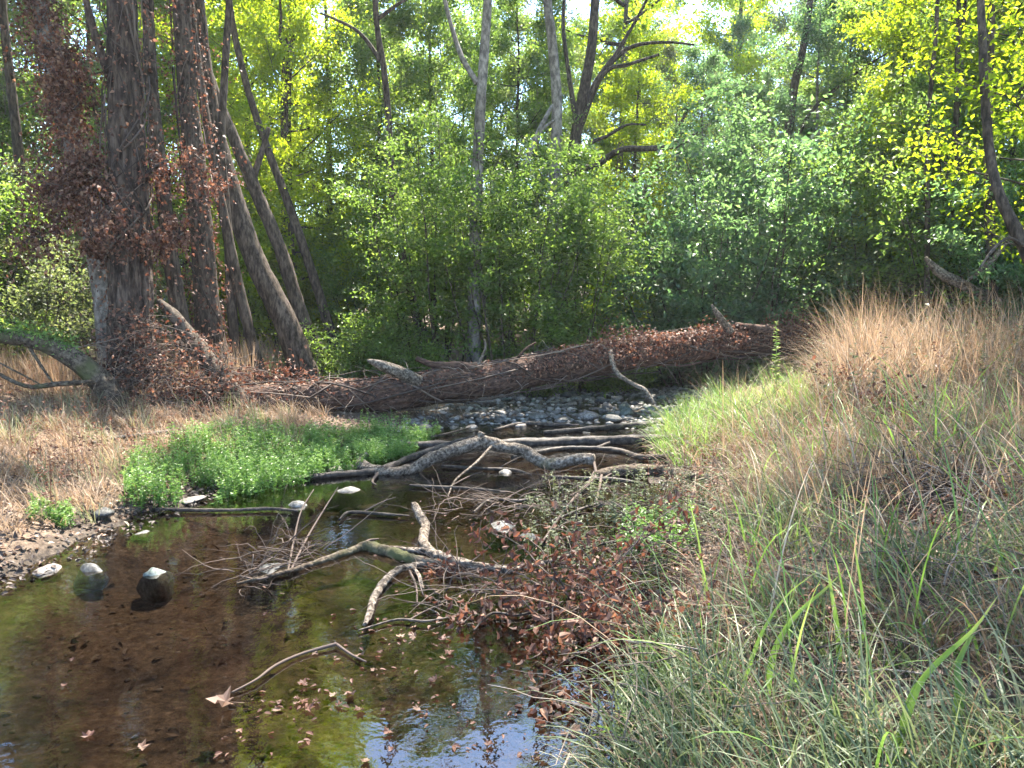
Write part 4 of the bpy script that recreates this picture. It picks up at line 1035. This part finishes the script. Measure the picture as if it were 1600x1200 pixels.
def place_stone(me, label, x, y, size, group=None, sink=.35, rz=0.0, zs=1.0):
    z = max(hz(x, y), -.16) + size * .33 * zs * (1 - sink)
    bed = hz(x, y) - .02; sz = size * zs
    if group is None and bed < 0:                                  # stands on the bed, its crown above the water
        crown = size * .2 * zs; z = (crown + bed) / 2; sz = (crown - bed) / 2 / .3
    o = obj('stone', me, None, (x, y, z)); w_ = size * (1.1 if sz < size * 1.1 else 1.55); o.scale = (w_, w_ * .9, sz); o.rotation_euler = (.1, .05, rz)
    return tag(o, label, 'stone', group)

hero = [(245, 893, 48, 'stone_green', 'grey green wet stone alone in the brown shallows', 1.25), (72, 892, 52, 'stone_pale', 'pale pinkish stone at the left edge of the shallows', .8),
        (140, 890, 46, 'stone_dark', 'dark flat stone between the pale and the grey green stone', .8), (300, 784, 46, 'stone_pale', 'pale stone at the tip of the green herbs', .9),
        (163, 818, 40, 'stone_dark', 'dark stone at the foot of the left bank', .9), (462, 788, 38, 'stone_grey', 'grey stone in the shallows below the dark bough', .8),
        (528, 735, 38, 'stone_pale', 'larger of two pale stones at the end of the arched branch', .8), (556, 728, 28, 'stone_pale', 'smaller of two pale stones at the end of the arched branch', .8),
        (425, 890, 54, 'stone_dark', 'dark stone among twigs at the end of the mossy branch', .8), (788, 822, 48, 'stone_grey', 'grey stone washed by ripples right of the crooked branch', .9),
        (832, 838, 40, 'stone_dark', 'dark wet stone right of the rippled grey stone', .7), (790, 738, 30, 'stone_grey', 'small grey stone below the arched branch', .8),
        (540, 765, 46, 'stone_grey', 'flat grey stone just awash below the two pale stones', .5), (222, 832, 34, 'stone_dark', 'low dark stone beside the left bank margin', .6),
        (735, 668, 26, 'stone_pale', 'white stone left of the riffle below the log', .9)]
for k, (px, py, w, mat, lab, zs) in enumerate(hero):
    p = on_plane(px, py); s = w / FPX * p[1]
    place_stone(stone_mesh('stone', 100 + k, mat), lab, p[0], p[1], s, None, .25, k * 1.3, zs)
SM = [stone_mesh('stone', 200 + k, m, 2) for k, m in enumerate(('stone_grey', 'stone_pale', 'stone_pale', 'stone_dark', 'stone_green', 'stone_grey'))]
rng = RNG(71); n = 0
while n < 150:
    y = rng.uniform(8.3, 14.2) if n < 125 else rng.uniform(5.6, 8.3)
    cx = np.interp(y, CREEK[:, 1], CREEK[:, 0]); w = np.interp(y, CREEK[:, 1], CREEK[:, 2])
    x = cx + rng.uniform(-1, 1) * (w + .1)
    if n >= 125 and vnoise(np.array([x * 1.5]), np.array([y * 1.5]))[0] < .55: continue
    s = rng.choice([.08, .13, .19, .28], p=[.25, .35, .28, .12]) * rng.uniform(.8, 1.2)
    q = int(rng.integers(6)); cn = ('grey', 'pale', 'pale', 'dark', 'greenish', 'grey')[q]
    if n < 125: place_stone(SM[q], 'small rounded %s stone in the riffle under the fallen log' % cn, x, y, s, cn + ' stones in the riffle', .3, rng.uniform(0, 6.28), rng.uniform(.5, .9))
    else: place_stone(SM[q], 'small %s stone in the shallow water among the branches' % cn, x, y, s * .8, cn + ' stones among the branches', .3, rng.uniform(0, 6.28), rng.uniform(.6, 1))
    n += 1
# pebbles on the creek bed: far too many to tell apart
rng = RNG(72); pb = MB()
ico = bmesh.new(); bmesh.ops.create_icosphere(ico, subdivisions=1, radius=1.0)
iv = np.array([v.co[:] for v in ico.verts]); it = np.array([[v.index for v in f.verts] for f in ico.faces]); ico.free()
N = 3600; px_ = rng.uniform(-3.6, 3.6, N); py_ = rng.uniform(1.6, 14, N)
d, s = creek_d(px_, py_); keep = (d < .15) & (vnoise(px_ * 1.2, py_ * 1.2) > .38); px_, py_ = px_[keep], py_[keep]; N = len(px_)
hh = height(px_, py_); sz = rng.uniform(.006, .02, N) * np.where(py_ > 8, 1.5, 1)
sc = sz[:, None] * rng.uniform(.7, 1.3, (N, 3)) * np.array([1, 1, .55])
vv = iv[None] * sc[:, None] + np.stack([px_, py_, hh], 1)[:, None]
pb.add(vv, None, (np.arange(N)[:, None, None] * len(iv) + it[None]).reshape(-1, 3), np.repeat(rng.uniform(0, 1, N), len(iv)))
M['pebble'] = ramp_mat('pebble', [(0, (.02, .017, .014)), (.5, (.05, .042, .035)), (.9, (.09, .08, .068)), (1, (.16, .145, .13))], .6)
pb2 = MB(); N = 6500; px_ = rng.uniform(-2.4, 5, N); py_ = rng.uniform(8.4, 15, N)
d, s_ = creek_d(px_, py_); keep = (d < .3); px_, py_ = px_[keep], py_[keep]; N = len(px_); hh = height(px_, py_)
sc = (rng.uniform(.02, .055, N) ** 1.0)[:, None] * rng.uniform(.7, 1.3, (N, 3)) * np.array([1, 1, .6])
vv = iv[None] * sc[:, None] + np.stack([px_, py_, hh + .005], 1)[:, None]
pb2.add(vv, None, (np.arange(N)[:, None, None] * len(iv) + it[None]).reshape(-1, 3), np.repeat(rng.uniform(0, 1, N), len(iv)))
M['gravel'] = ramp_mat('gravel', [(0, (.06, .053, .046)), (.5, (.13, .118, .103)), (.85, (.23, .212, .19)), (1, (.36, .335, .3))], .6)
tag(obj('gravel', pb2.mesh('gravel', M['gravel'])), 'pale gravel lying in the riffle under the fallen log', 'gravel', kind='stuff')
tag(obj('pebbles', pb.mesh('pebbles', M['pebble'])), 'pebbles and grit strewn over the creek bed', 'pebbles', kind='stuff')

# ------------------------------------------------------------------ leaf litter
def litter(name, label, x0, x1, y0, y1, n, size, seed, mat='litter', dmin=-.05, dmax=99, side=0, lift=.012, water=False):
    rng = RNG(seed)
    x, y = rng.uniform(x0, x1, n), rng.uniform(y0, y1, n)
    d, s = creek_d(x, y)
    k = (d > dmin) & (d < dmax) & ((s * side >= 0)) & (vnoise(x * 1.7 + seed, y * 1.7) + rng.uniform(-.3, .3, n) > .34)
    x, y = x[k], y[k]; n = len(x)
    z = np.maximum(height(x, y), .003 if water else -9) + lift * rng.uniform(.2, 2.5, n)
    m = MB()
    d = unit(rng.normal(0, 1, (n, 3)) * np.array([1, 1, .25])); nor = unit(rng.normal(0, .38, (n, 3)) + np.array([0, 0, 1]))
    leaves(m, np.stack([x, y, z], 1), d, nor, size * rng.uniform(.5, 1.3, n), .62, rng.uniform(0, 1, n), True, .14, .2)
    return tag(obj(name, m.mesh(name, M[mat], False)), label, 'leaf litter', kind='stuff')
litter('leaf_litter', 'brown leaf litter covering the right bank', .3, 7, 1.5, 9, 46000, .042, 81, side=1)
litter('leaf_litter', 'brown leaf litter covering the left bank', -8, -1, 2, 10, 24000, .042, 82, side=-1)
litter('leaf_litter', 'dry leaves on the floor of the wood beyond the log', -14, 14, 10, 26, 20000, .08, 83)
litter('leaf_litter', 'dark sodden leaves on the mud at the left edge of the creek', -4.5, -1.5, 3, 7, 9000, .04, 85, 'leaf_sunk', -.35, .5, -1, .008, True)
litter('leaf_litter', 'pale leaf scraps on the mud at the left edge of the creek', -4.5, -1.5, 3, 7, 500, .04, 86, 'litter', -.25, .5, -1, .01, True)
litter('sunken_leaves', 'sodden brown leaves on the bed of the creek', -3.6, 2, 1.6, 8.5, 3200, .045, 84, 'leaf_sunk', -5, -.02, 0, .006)

# ------------------------------------------------------------------ grasses
def edge_r(x, y): return x > np.interp(y, [2, 2.5, 3, 3.5, 4, 5, 6.5, 8], [.15, .32, .55, .95, 1.25, 1.55, 1.95, 2.1])
def grass(name, label, cat, x0, x1, y0, y1, ncl, nb, h, mat, seed, side, dmin=.02, dmax=99, width=.005, lean=(.1, .95), nseg=4, rn=(0, 1), mask=None, rad=.06, droop=.6, cut=.35):
    rng = RNG(seed)
    x, y = rng.uniform(x0, x1, ncl), rng.uniform(y0, y1, ncl)
    d, s = creek_d(x, y)
    k = (d > dmin) & (d < dmax) & (s * side >= 0) & (vnoise(x * .9 + seed, y * .9) > cut - .12 * rng.uniform(0, 1, ncl))
    if mask is not None: k &= mask(x, y)
    x, y = x[k], y[k]; nc = len(x)
    yc = rng.uniform(0, 6.283, nc); hc = rng.uniform(.6, 1.25, nc) ; rc = rng.uniform(0, 1, nc)
    i = np.repeat(np.arange(nc), nb); n = len(i)
    ph, rr = rng.uniform(0, 6.283, n), rad * np.sqrt(rng.uniform(0, 1, n)) * 1.6
    bx, by = x[i] + rr * np.cos(ph), y[i] + rr * np.sin(ph)
    b = np.stack([bx, by, height(bx, by) - .01], 1)
    m = MB()
    blades(m, b, h * hc[i] * rng.uniform(.45, 1.2, n), rng.uniform(*lean, n), ph * .7 + yc[i] * .3 + rng.normal(0, .5, n), width * rng.uniform(.6, 1.4, n),
           np.clip(rn[0] + (rn[1] - rn[0]) * (.5 * rc[i] + .5 * rng.uniform(0, 1, n)), 0, 1), nseg, droop)
    return tag(obj(name, m.mesh(name, M[mat], False)), label, cat, kind='stuff')
grass('grass', 'long green grass in the near right corner', 'grass', .25, 3.6, 1.5, 4.6, 400, 36, .42, 'grass_green', 301, 1, .0, width=.006, nseg=6, lean=(.3, 1.35), mask=edge_r, cut=.42)
grass('grass', 'rank green grass tussocks filling the bottom right corner', 'grass', .3, 2.9, 1.4, 3.3, 130, 34, .42, 'grass_green', 311, 1, .0, width=.007, nseg=6, lean=(.3, 1.35), mask=edge_r, cut=.38, rn=(0, .85))
grass('dry_grass', 'straw coloured dead grass among the near green grass', 'grass', .3, 4.2, 1.6, 5.5, 900, 30, .4, 'grass_dry', 302, 1, .05, width=.0035, nseg=5, lean=(.4, 1.6), rn=(-.1, .6), mask=edge_r)
grass('dry_grass', 'long bent straw stalks arching over the near right bank', 'grass', .5, 5.5, 2.0, 7.5, 330, 7, .75, 'grass_dry', 312, 1, .0, width=.005, nseg=8, lean=(.25, 1.25), mask=edge_r, rn=(.1, 1), rad=.12)
grass('grass', 'long arching green blades over the near right bank', 'grass', .5, 4.5, 1.9, 6, 200, 6, .7, 'grass_bright', 313, 1, .0, width=.009, nseg=8, lean=(.25, 1.2), mask=edge_r, rn=(0, .8), rad=.1)
grass('grass', 'mixed half dry grass on the middle of the right bank', 'grass', 1.1, 6.5, 4.2, 8, 330, 26, .36, 'grass_green', 303, 1, .05, rn=(.3, 1), nseg=4, lean=(.3, 1.2), mask=edge_r, cut=.45)
grass('dry_grass', 'dry grass tufts on the middle of the right bank', 'grass', 1.2, 7.0, 4.5, 8, 900, 30, .36, 'grass_dry', 304, 1, .1, width=.004, lean=(.35, 1.5), mask=edge_r, rn=(-.1, .65))
grass('dry_grass', 'tall pinkish dry grass glowing in sun on the right bank', 'grass', 2.3, 9.5, 7.0, 13.5, 1600, 32, .95, 'grass_dry', 305, 1, .25, width=.006, lean=(.15, 1.2), rn=(0, 1), cut=.36, nseg=5, mask=lambda x, y: x > np.where(y > 9, .455, .42) * y - .05)
grass('grass', 'bright green arching grass tuft at the water edge right of the logs', 'grass', 1.3, 3.8, 6.6, 9.4, 150, 44, .46, 'grass_bright', 306, 1, -.1, 1.6, width=.006, nseg=6, lean=(.3, 1.35), cut=.3, mask=lambda x, y: (x > .2 * y) & (x < .41 * y))
grass('dry_grass', 'dry arching stalks mixed into the bright green tuft', 'grass', 1.3, 4.2, 6.2, 9.6, 160, 24, .5, 'grass_dry', 316, 1, -.05, 2.2, width=.0045, nseg=6, lean=(.3, 1.4), cut=.2, mask=lambda x, y: (x > .21 * y) & (x < .5 * y))
grass('dry_grass', 'flattened straw along the left bank', 'grass', -8, -2.2, 4.4, 9.2, 900, 34, .26, 'grass_dry', 307, -1, .12, width=.005, lean=(.4, 1.3), rn=(0, .9), cut=.25)
grass('dry_grass', 'tall dead grass behind the arching trunk at left', 'grass', -12, -3.6, 9.0, 14, 700, 30, .55, 'grass_dry', 308, -1, .8, width=.006, lean=(.05, .6), cut=.25)
grass('grass', 'dull green tufts on the left bank', 'grass', -8, -2.4, 4.6, 9, 160, 34, .26, 'grass_green', 309, -1, .1, width=.005, rn=(.3, 1))
grass('grass', 'thin grass on the floor of the wood beyond the log', 'grass', -9, 9, 11, 22, 1100, 26, .4, 'grass_green', 310, 0, .3, width=.008, rn=(.2, 1), nseg=3)

# ------------------------------------------------------------------ herbs and weeds
def herbs(name, label, pts_xy, h, leaf, mat, seed, per=26, cat='herbs', wood='herb'):
    rng = RNG(seed); x, y = pts_xy; n = len(x)
    z = np.maximum(height(x, y), -.03); m = MB()
    hh = h * rng.uniform(.45, 1.15, n) * (.45 + 1.0 * vnoise(x * 4 + seed, y * 4))
    ln = rng.normal(0, .16, (n, 2))
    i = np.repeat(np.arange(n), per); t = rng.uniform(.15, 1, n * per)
    c = np.stack([x[i] + ln[i, 0] * t * hh[i] * 1.4, y[i] + ln[i, 1] * t * hh[i] * 1.4, z[i] + hh[i] * t], 1)
    a = rng.uniform(0, 6.283, n * per)
    d = np.stack([np.cos(a), np.sin(a), rng.uniform(-.1, .6, n * per)], 1)
    nor = unit(rng.normal(0, .35, (n * per, 3)) + np.array([0, 0, 1]))
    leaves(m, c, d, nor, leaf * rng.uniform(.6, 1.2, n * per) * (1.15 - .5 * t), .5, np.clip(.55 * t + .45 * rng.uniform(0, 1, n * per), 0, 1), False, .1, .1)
    b = np.stack([x, y, z], 1)
    blades(m, b, hh, np.full(n, .12), np.arctan2(ln[:, 1], ln[:, 0]), np.full(n, .005), rng.uniform(.2, .6, n), 2, .2)
    return tag(obj(name, m.mesh(name, M[mat], False)), label, cat, kind='stuff')
def in_poly(x, y, poly):
    c = np.zeros(x.shape, bool); p = np.asarray(poly)
    for (x1, y1), (x2, y2) in zip(p, np.roll(p, -1, 0)):
        k = ((y1 > y) != (y2 > y)) & (x < (x2 - x1) * (y - y1) / (y2 - y1 + 1e-12) + x1); c ^= k
    return c
def poly_scatter(pxs, n, seed, z=.05):
    P = np.array([on_plane(a, b, z)[:2] for a, b in pxs]); rng = RNG(seed)
    x, y = rng.uniform(P[:, 0].min(), P[:, 0].max(), n), rng.uniform(P[:, 1].min(), P[:, 1].max(), n)
    k = in_poly(x, y, P) & (vnoise(x * 2.5 + seed, y * 2.5) > .16); return x[k], y[k]
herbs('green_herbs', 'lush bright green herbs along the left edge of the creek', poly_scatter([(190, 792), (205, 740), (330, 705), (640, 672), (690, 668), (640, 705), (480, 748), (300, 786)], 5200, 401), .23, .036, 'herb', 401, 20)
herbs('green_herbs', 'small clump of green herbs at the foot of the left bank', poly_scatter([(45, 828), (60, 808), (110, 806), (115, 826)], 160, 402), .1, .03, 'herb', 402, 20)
herbs('weeds', 'dull grey green weeds growing out of the water right of centre', poly_scatter([(800, 800), (860, 750), (1000, 745), (1130, 760), (1160, 860), (1000, 900), (840, 880)], 330, 403), .26, .04, 'weed', 403, 14)
herbs('weeds', 'green leafy weeds in the middle of the flooded brush', poly_scatter([(960, 860), (980, 800), (1080, 805), (1090, 870)], 200, 404), .2, .04, 'herb', 404, 18)
herbs('weeds', 'low green weeds at the near right water edge', poly_scatter([(960, 1190), (985, 1040), (1080, 1010), (1160, 1100), (1120, 1200)], 520, 405), .13, .026, 'weed_green', 405, 16)
rng = RNG(406); n = 1500; x, y = rng.uniform(1.2, 6.5, n), rng.uniform(4, 10, n); d, s = creek_d(x, y); k = (d > .1) & (s > 0) & (vnoise(x * 1.3, y * 1.3) > .5)
rng = RNG(407); n = 1500; x, y = rng.uniform(2.5, 9.5, n), rng.uniform(6.5, 13.5, n); k = (x > .4 * y) & (vnoise(x * 1.1 + 4, y * 1.1) > .46)
herbs('weeds', 'sunlit leafy weeds growing through the pinkish dry grass', (x[k], y[k]), .75, .055, 'weed', 407, 22)
n = 700; x, y = rng.uniform(2.5, 9.5, n), rng.uniform(6.5, 13.5, n); k = (x > .4 * y) & (vnoise(x * 1.3 + 9, y * 1.3) > .52)
herbs('dead_weeds', 'brown withered weeds among the pinkish dry grass', (x[k], y[k]), .7, .05, 'leaf_dead', 408, 20)
n = 1500; x, y = rng.uniform(.7, 6, n), rng.uniform(2.6, 7.5, n); d, s_ = creek_d(x, y); k = (d > -.2) & (s_ > 0) & (vnoise(x * 1.6 + 7, y * 1.6) > .42)
herbs('dead_weeds', 'brown withered weeds over the near right bank', (x[k], y[k]), .28, .034, 'leaf_dead', 410, 14)
n = 900; x, y = rng.uniform(-9, -2.8, n), rng.uniform(5, 11, n); d, s_ = creek_d(x, y); k = (d > .3) & (s_ < 0) & (vnoise(x * 1.3 + 2, y * 1.3) > .5)
herbs('dead_weeds', 'brown withered weeds on the left bank', (x[k], y[k]), .4, .045, 'leaf_dead', 409, 16)
rng = RNG(406); n = 1500; x, y = rng.uniform(1.2, 6.5, n), rng.uniform(4, 10, n); d, s = creek_d(x, y); k = (d > .1) & (s > 0) & (vnoise(x * 1.3, y * 1.3) > .5)
herbs('weeds', 'dull leafy weeds scattered over the right bank', (x[k], y[k]), .3, .04, 'weed', 406, 16)

def weed_plant(label, px, py, Y, h, seed, mat='grass_bright', leaf=.07, n=70):
    p = at(px, py, Y); p[2] = hz(p[0], p[1]); rng = RNG(seed)
    t = thing('weed', label, 'plant', p)
    path = limb_path(rng, np.zeros(3), np.array([-.05, 0, 1.0]), h, 0, 10, .05)
    m = MB(); tube(m, path, np.linspace(.006, .002, 10), 5, r=.7); obj('stem', m.mesh('stem', M['grass_bright']), t)
    k = rng.uniform(1.5, 8.99, n); i = k.astype(int); f = (k - i)[:, None]; c = path[i] * (1 - f) + path[i + 1] * f
    a = np.arange(n) * 2.399; d = np.stack([np.cos(a), np.sin(a), rng.uniform(.1, .7, n)], 1)
    m = MB(); leaves(m, c, d, unit(rng.normal(0, .3, (n, 3)) + np.array([0, 0, 1])), leaf * (1.2 - k / 12) * rng.uniform(.8, 1.2, n), .35, rng.uniform(.3, 1, n), True, .1, .15)
    o = obj('foliage', m.mesh('foliage', M[mat], False), t); o["kind"] = "stuff"
weed_plant('bright yellow green weed standing tall before the dark end of the log', 1212, 690, 8.2, .95, 411, n=110)
weed_plant('pale green sprig sprouting at the near water edge', 1006, 1130, 2.95, .14, 412, 'herb', .05, 26)

# broad grass plants one can tell apart in the near right corner
def reed(label, base_px, blades_px, Y):
    b = ground_at(*base_px); Y = b[1] - .03; t = thing('reed_plant', label, 'plant', b)
    for pts, w in blades_px:
        P = np.array([at(x, y, Y + dy) for x, y, dy in pts]); P = spline(P, 14)
        side = unit(np.cross(np.gradient(P, axis=0), np.array([0, 1.0, .25])))
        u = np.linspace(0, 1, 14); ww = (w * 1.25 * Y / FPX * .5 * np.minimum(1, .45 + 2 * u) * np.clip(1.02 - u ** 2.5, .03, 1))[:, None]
        rid = np.cross(side, unit(np.gradient(P, axis=0))) * ww * .35
        v = np.stack([P - side * ww, P + rid, P + side * ww], 1).reshape(-1, 3) - b
        q = [[3 * i + j, 3 * i + j + 1, 3 * i + j + 4, 3 * i + j + 3] for i in range(13) for j in (0, 1)]
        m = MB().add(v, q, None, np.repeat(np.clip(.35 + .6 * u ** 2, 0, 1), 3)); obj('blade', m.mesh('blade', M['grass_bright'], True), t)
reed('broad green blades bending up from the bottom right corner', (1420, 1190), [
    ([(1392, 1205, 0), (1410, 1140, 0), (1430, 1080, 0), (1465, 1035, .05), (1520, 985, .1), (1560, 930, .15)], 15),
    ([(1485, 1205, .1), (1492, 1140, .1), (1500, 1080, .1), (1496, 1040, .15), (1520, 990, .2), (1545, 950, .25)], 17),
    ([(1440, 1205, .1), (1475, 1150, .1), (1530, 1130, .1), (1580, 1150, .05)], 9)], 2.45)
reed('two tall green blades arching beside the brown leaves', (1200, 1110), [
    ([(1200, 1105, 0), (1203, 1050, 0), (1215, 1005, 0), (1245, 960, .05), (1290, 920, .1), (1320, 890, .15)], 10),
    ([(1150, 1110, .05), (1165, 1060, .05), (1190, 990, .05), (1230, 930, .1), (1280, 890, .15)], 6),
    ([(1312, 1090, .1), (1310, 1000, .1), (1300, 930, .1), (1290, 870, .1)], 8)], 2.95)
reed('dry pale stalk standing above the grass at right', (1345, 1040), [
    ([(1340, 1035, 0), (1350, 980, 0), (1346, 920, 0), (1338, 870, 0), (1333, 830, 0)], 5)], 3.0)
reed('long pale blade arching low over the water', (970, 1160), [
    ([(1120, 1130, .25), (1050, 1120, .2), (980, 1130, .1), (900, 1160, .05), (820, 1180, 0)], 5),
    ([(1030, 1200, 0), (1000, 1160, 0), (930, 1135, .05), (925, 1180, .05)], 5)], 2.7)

# ------------------------------------------------------------------ dead branches with withered leaves
def lobed_leaf(name, seed, mat):
    rng = RNG(seed); ang = np.radians([-90, -60, -38, -10, 18, 42, 62, 90, 118, 138, 162, 190, 218, 240])
    rad = np.array([.15, .5, .42, .75, .52, .85, .62, 1.0, .62, .85, .52, .75, .42, .5]) * rng.uniform(.9, 1.1, 14) * .5
    v = np.stack([np.cos(ang) * rad, np.sin(ang) * rad, 1.3 * rad ** 2 * rng.uniform(-.3, 1.6, 14)], 1)
    v = np.vstack([v, [0, 0, 0], [.01, -.75, .05], [-.01, -.75, .05]])
    t = [[14, i, (i + 1) % 14] for i in range(14)] + [[14, 16, 15]]
    return MB().add(v, None, t, rng.uniform(.05, .6)).mesh(name, M[mat], False)
LL = [lobed_leaf('fallen_leaf', 500 + k, m) for k, m in enumerate(('litter', 'leaf_dead', 'litter', 'leaf_dead'))]
big = obj('fallen_leaf', lobed_leaf('fallen_leaf', 510, 'litter'), None, tuple(on_plane(352, 1096, .02))); big.scale = (.14,) * 3; big.rotation_euler = (.35, -.2, 1.9)
tag(big, 'large pale star shaped dead leaf floating near the forked stick', 'leaf')
rng = RNG(520); n = 0
while n < 70:
    px, py = (rng.uniform(380, 580), rng.uniform(1085, 1112)) if n < 14 else ((rng.uniform(560, 950), rng.uniform(890, 1190)) if n < 55 else (rng.uniform(0, 700), rng.uniform(830, 1190)))
    p = on_plane(px, py, .006)
    if creek_d(p[:1], p[1:2])[0][0] > -.05: continue
    o = obj('fallen_leaf', LL[n % 4], None, (p[0], p[1], .006 + .004 * rng.uniform())); s = rng.uniform(.03, .065); o.scale = (s, s, s * .8); o.rotation_euler = (rng.normal(0, .15), rng.normal(0, .15), rng.uniform(0, 6.28))
    tag(o, 'small withered leaf floating on the creek', 'leaf', 'withered leaves floating on the creek'); n += 1

rng = RNG(530); P = np.array([on_plane(a, b)[:2] for a, b in zip(rng.uniform(330, 1000, 750), rng.uniform(760, 1190, 750))])
kk = (creek_d(P[:, 0], P[:, 1])[0] < 0) & (vnoise(P[:, 0] * 2.2 + 5, P[:, 1] * 2.2) + np.clip((P[:, 0] + .4) * .25, -.2, .3) > .58); P = P[kk]; n = len(P)
m = MB(); leaves(m, np.column_stack([P, .004 + rng.uniform(0, .008, n)]), unit(rng.normal(0, 1, (n, 3)) * np.array([1, 1, .1])), unit(rng.normal(0, .2, (n, 3)) + np.array([0, 0, 1])), .024 * rng.uniform(.3, 1.4, n), .5, rng.uniform(0, .55, n), True, .1, .15)
tag(obj('floating_scraps', m.mesh('floating_scraps', M['leaf_dead'], False)), 'scraps of dead leaves drifting on the middle of the creek', 'leaf litter', kind='stuff')
def dead_branch(label, px, py, z, spread, h, nst, nleaf, seed, leaf=.06):
    p = on_plane(px, py, z); p[2] = max(hz(p[0], p[1]), -.05); rng = RNG(seed)
    t = thing('dead_branch', label, 'branch', p); tw = []
    for i in range(nst):
        a = rng.uniform(0, 6.283); d = unit(np.array([math.cos(a), math.sin(a), rng.uniform(.5, 1.6)]))
        q = limb_path(rng, rng.normal(0, .03, 3) * np.array([1, 1, 0]), d, h * rng.uniform(.7, 1.2), -.3, 9, .2); tw.append(q)
        m = MB(); tube(m, q, np.linspace(.006, .002, 9), 5, r=rng.uniform(.2, 1)); obj('stem', m.mesh('stem', M['twig']), t)
    tw = np.array(tw); i = rng.integers(0, nst, nleaf); k = rng.integers(2, 9, nleaf)
    pos = tw[i, k] + rng.normal(0, spread, (nleaf, 3)) * np.array([1, 1, .8]); pos[:, 2] = np.maximum(pos[:, 2], .01 - p[2])
    m = MB(); leaves(m, pos, unit(rng.normal(0, 1, (nleaf, 3)) + np.array([0, 0, -.5])), unit(rng.normal(0, 1, (nleaf, 3))), leaf * rng.uniform(.5, 1.25, nleaf), .62, rng.uniform(0, .95, nleaf), True, .22, .3)
    o = obj('withered_leaves', m.mesh('withered_leaves', M['leaf_dead'], False), t); o["kind"] = "stuff"
for k, (px, py, sp, h, ns, nl, lab) in enumerate((
    (905, 940, .085, .78, 9, 620, 'largest cluster of rust brown leaves standing in the water right of centre'),
    (970, 960, .085, .68, 8, 460, 'rust brown dead branch between the largest leaf cluster and the pale stick'),
    (880, 990, .07, .36, 5, 200, 'low rust brown leaf cluster below the largest one'),
    (950, 1015, .07, .42, 6, 240, 'rust brown dead branch just left of the curved dry stalk'),
    (800, 945, .04, .2, 4, 55, 'small orange brown sprig over the still water'),
    (720, 975, .05, .18, 4, 60, 'brown leafy twig below the grey bending branch'),
    (850, 1085, .06, .14, 4, 80, 'dark red leaves trailing beside the sky reflection'),
    (700, 895, .05, .12, 5, 90, 'reddish leaves caught at the foot of the crooked branch'),
    (1060, 990, .09, .35, 6, 150, 'dead leafy branch at the edge of the near grass'),
    (1150, 1010, .09, .4, 5, 130, 'pale brown dead branch beside the tall arching blades'))):
    dead_branch(lab, px, py, .0 if px < 1000 else .15, sp, h, ns, nl, 600 + k, .042)
for k, (px, Y, h, lab) in enumerate(((1365, 7.2, .7, 'dark red dead shrublet in front of the pinkish grass'), (1390, 6.2, .45, 'smaller dead shrublet below the dark red one'), (430, 9.9, .7, 'dead brown leafy shrub behind the left end of the log'), (360, 9.7, .5, 'dead brown bush between the upright and leaning trunks'))):
    p = xy_at(px, Y); rng = RNG(650 + k)
    pp = at(px, 600, Y); q = np.array([pp[0], Y]); z = hz(*q)
    d = F_  # placed by its foot on the ground
    t0 = len(bpy.data.objects)
    py = 600 - FPX * math.tan(math.atan2(z - CAM_H, Y) + PITCH)
    dead_branch(lab, px, py, z, .1, h, 7, 320, 660 + k, .055)

# ------------------------------------------------------------------ the sunlit air under the trees
bm = bmesh.new(); bmesh.ops.create_cube(bm, size=1.0)
me = bpy.data.meshes.new('haze'); bm.to_mesh(me); bm.free()
hzo = obj('haze', me, None, (0, 290, 12.5)); hzo.scale = (850, 830, 28)
mh = bpy.data.materials.new('haze'); mh.use_nodes = True
N = mh.node_tree.nodes; N.remove(N["Principled BSDF"])
pv = N.new("ShaderNodeVolumePrincipled"); pv.inputs["Color"].default_value = (.93, .96, 1, 1); pv.inputs["Density"].default_value = .0007; pv.inputs["Anisotropy"].default_value = .35
mh.node_tree.links.new(pv.outputs[0], N["Material Output"].inputs["Volume"]); me.materials.append(mh)
tag(hzo, 'thin sunlit haze in the air of the wood', 'haze', kind='stuff')
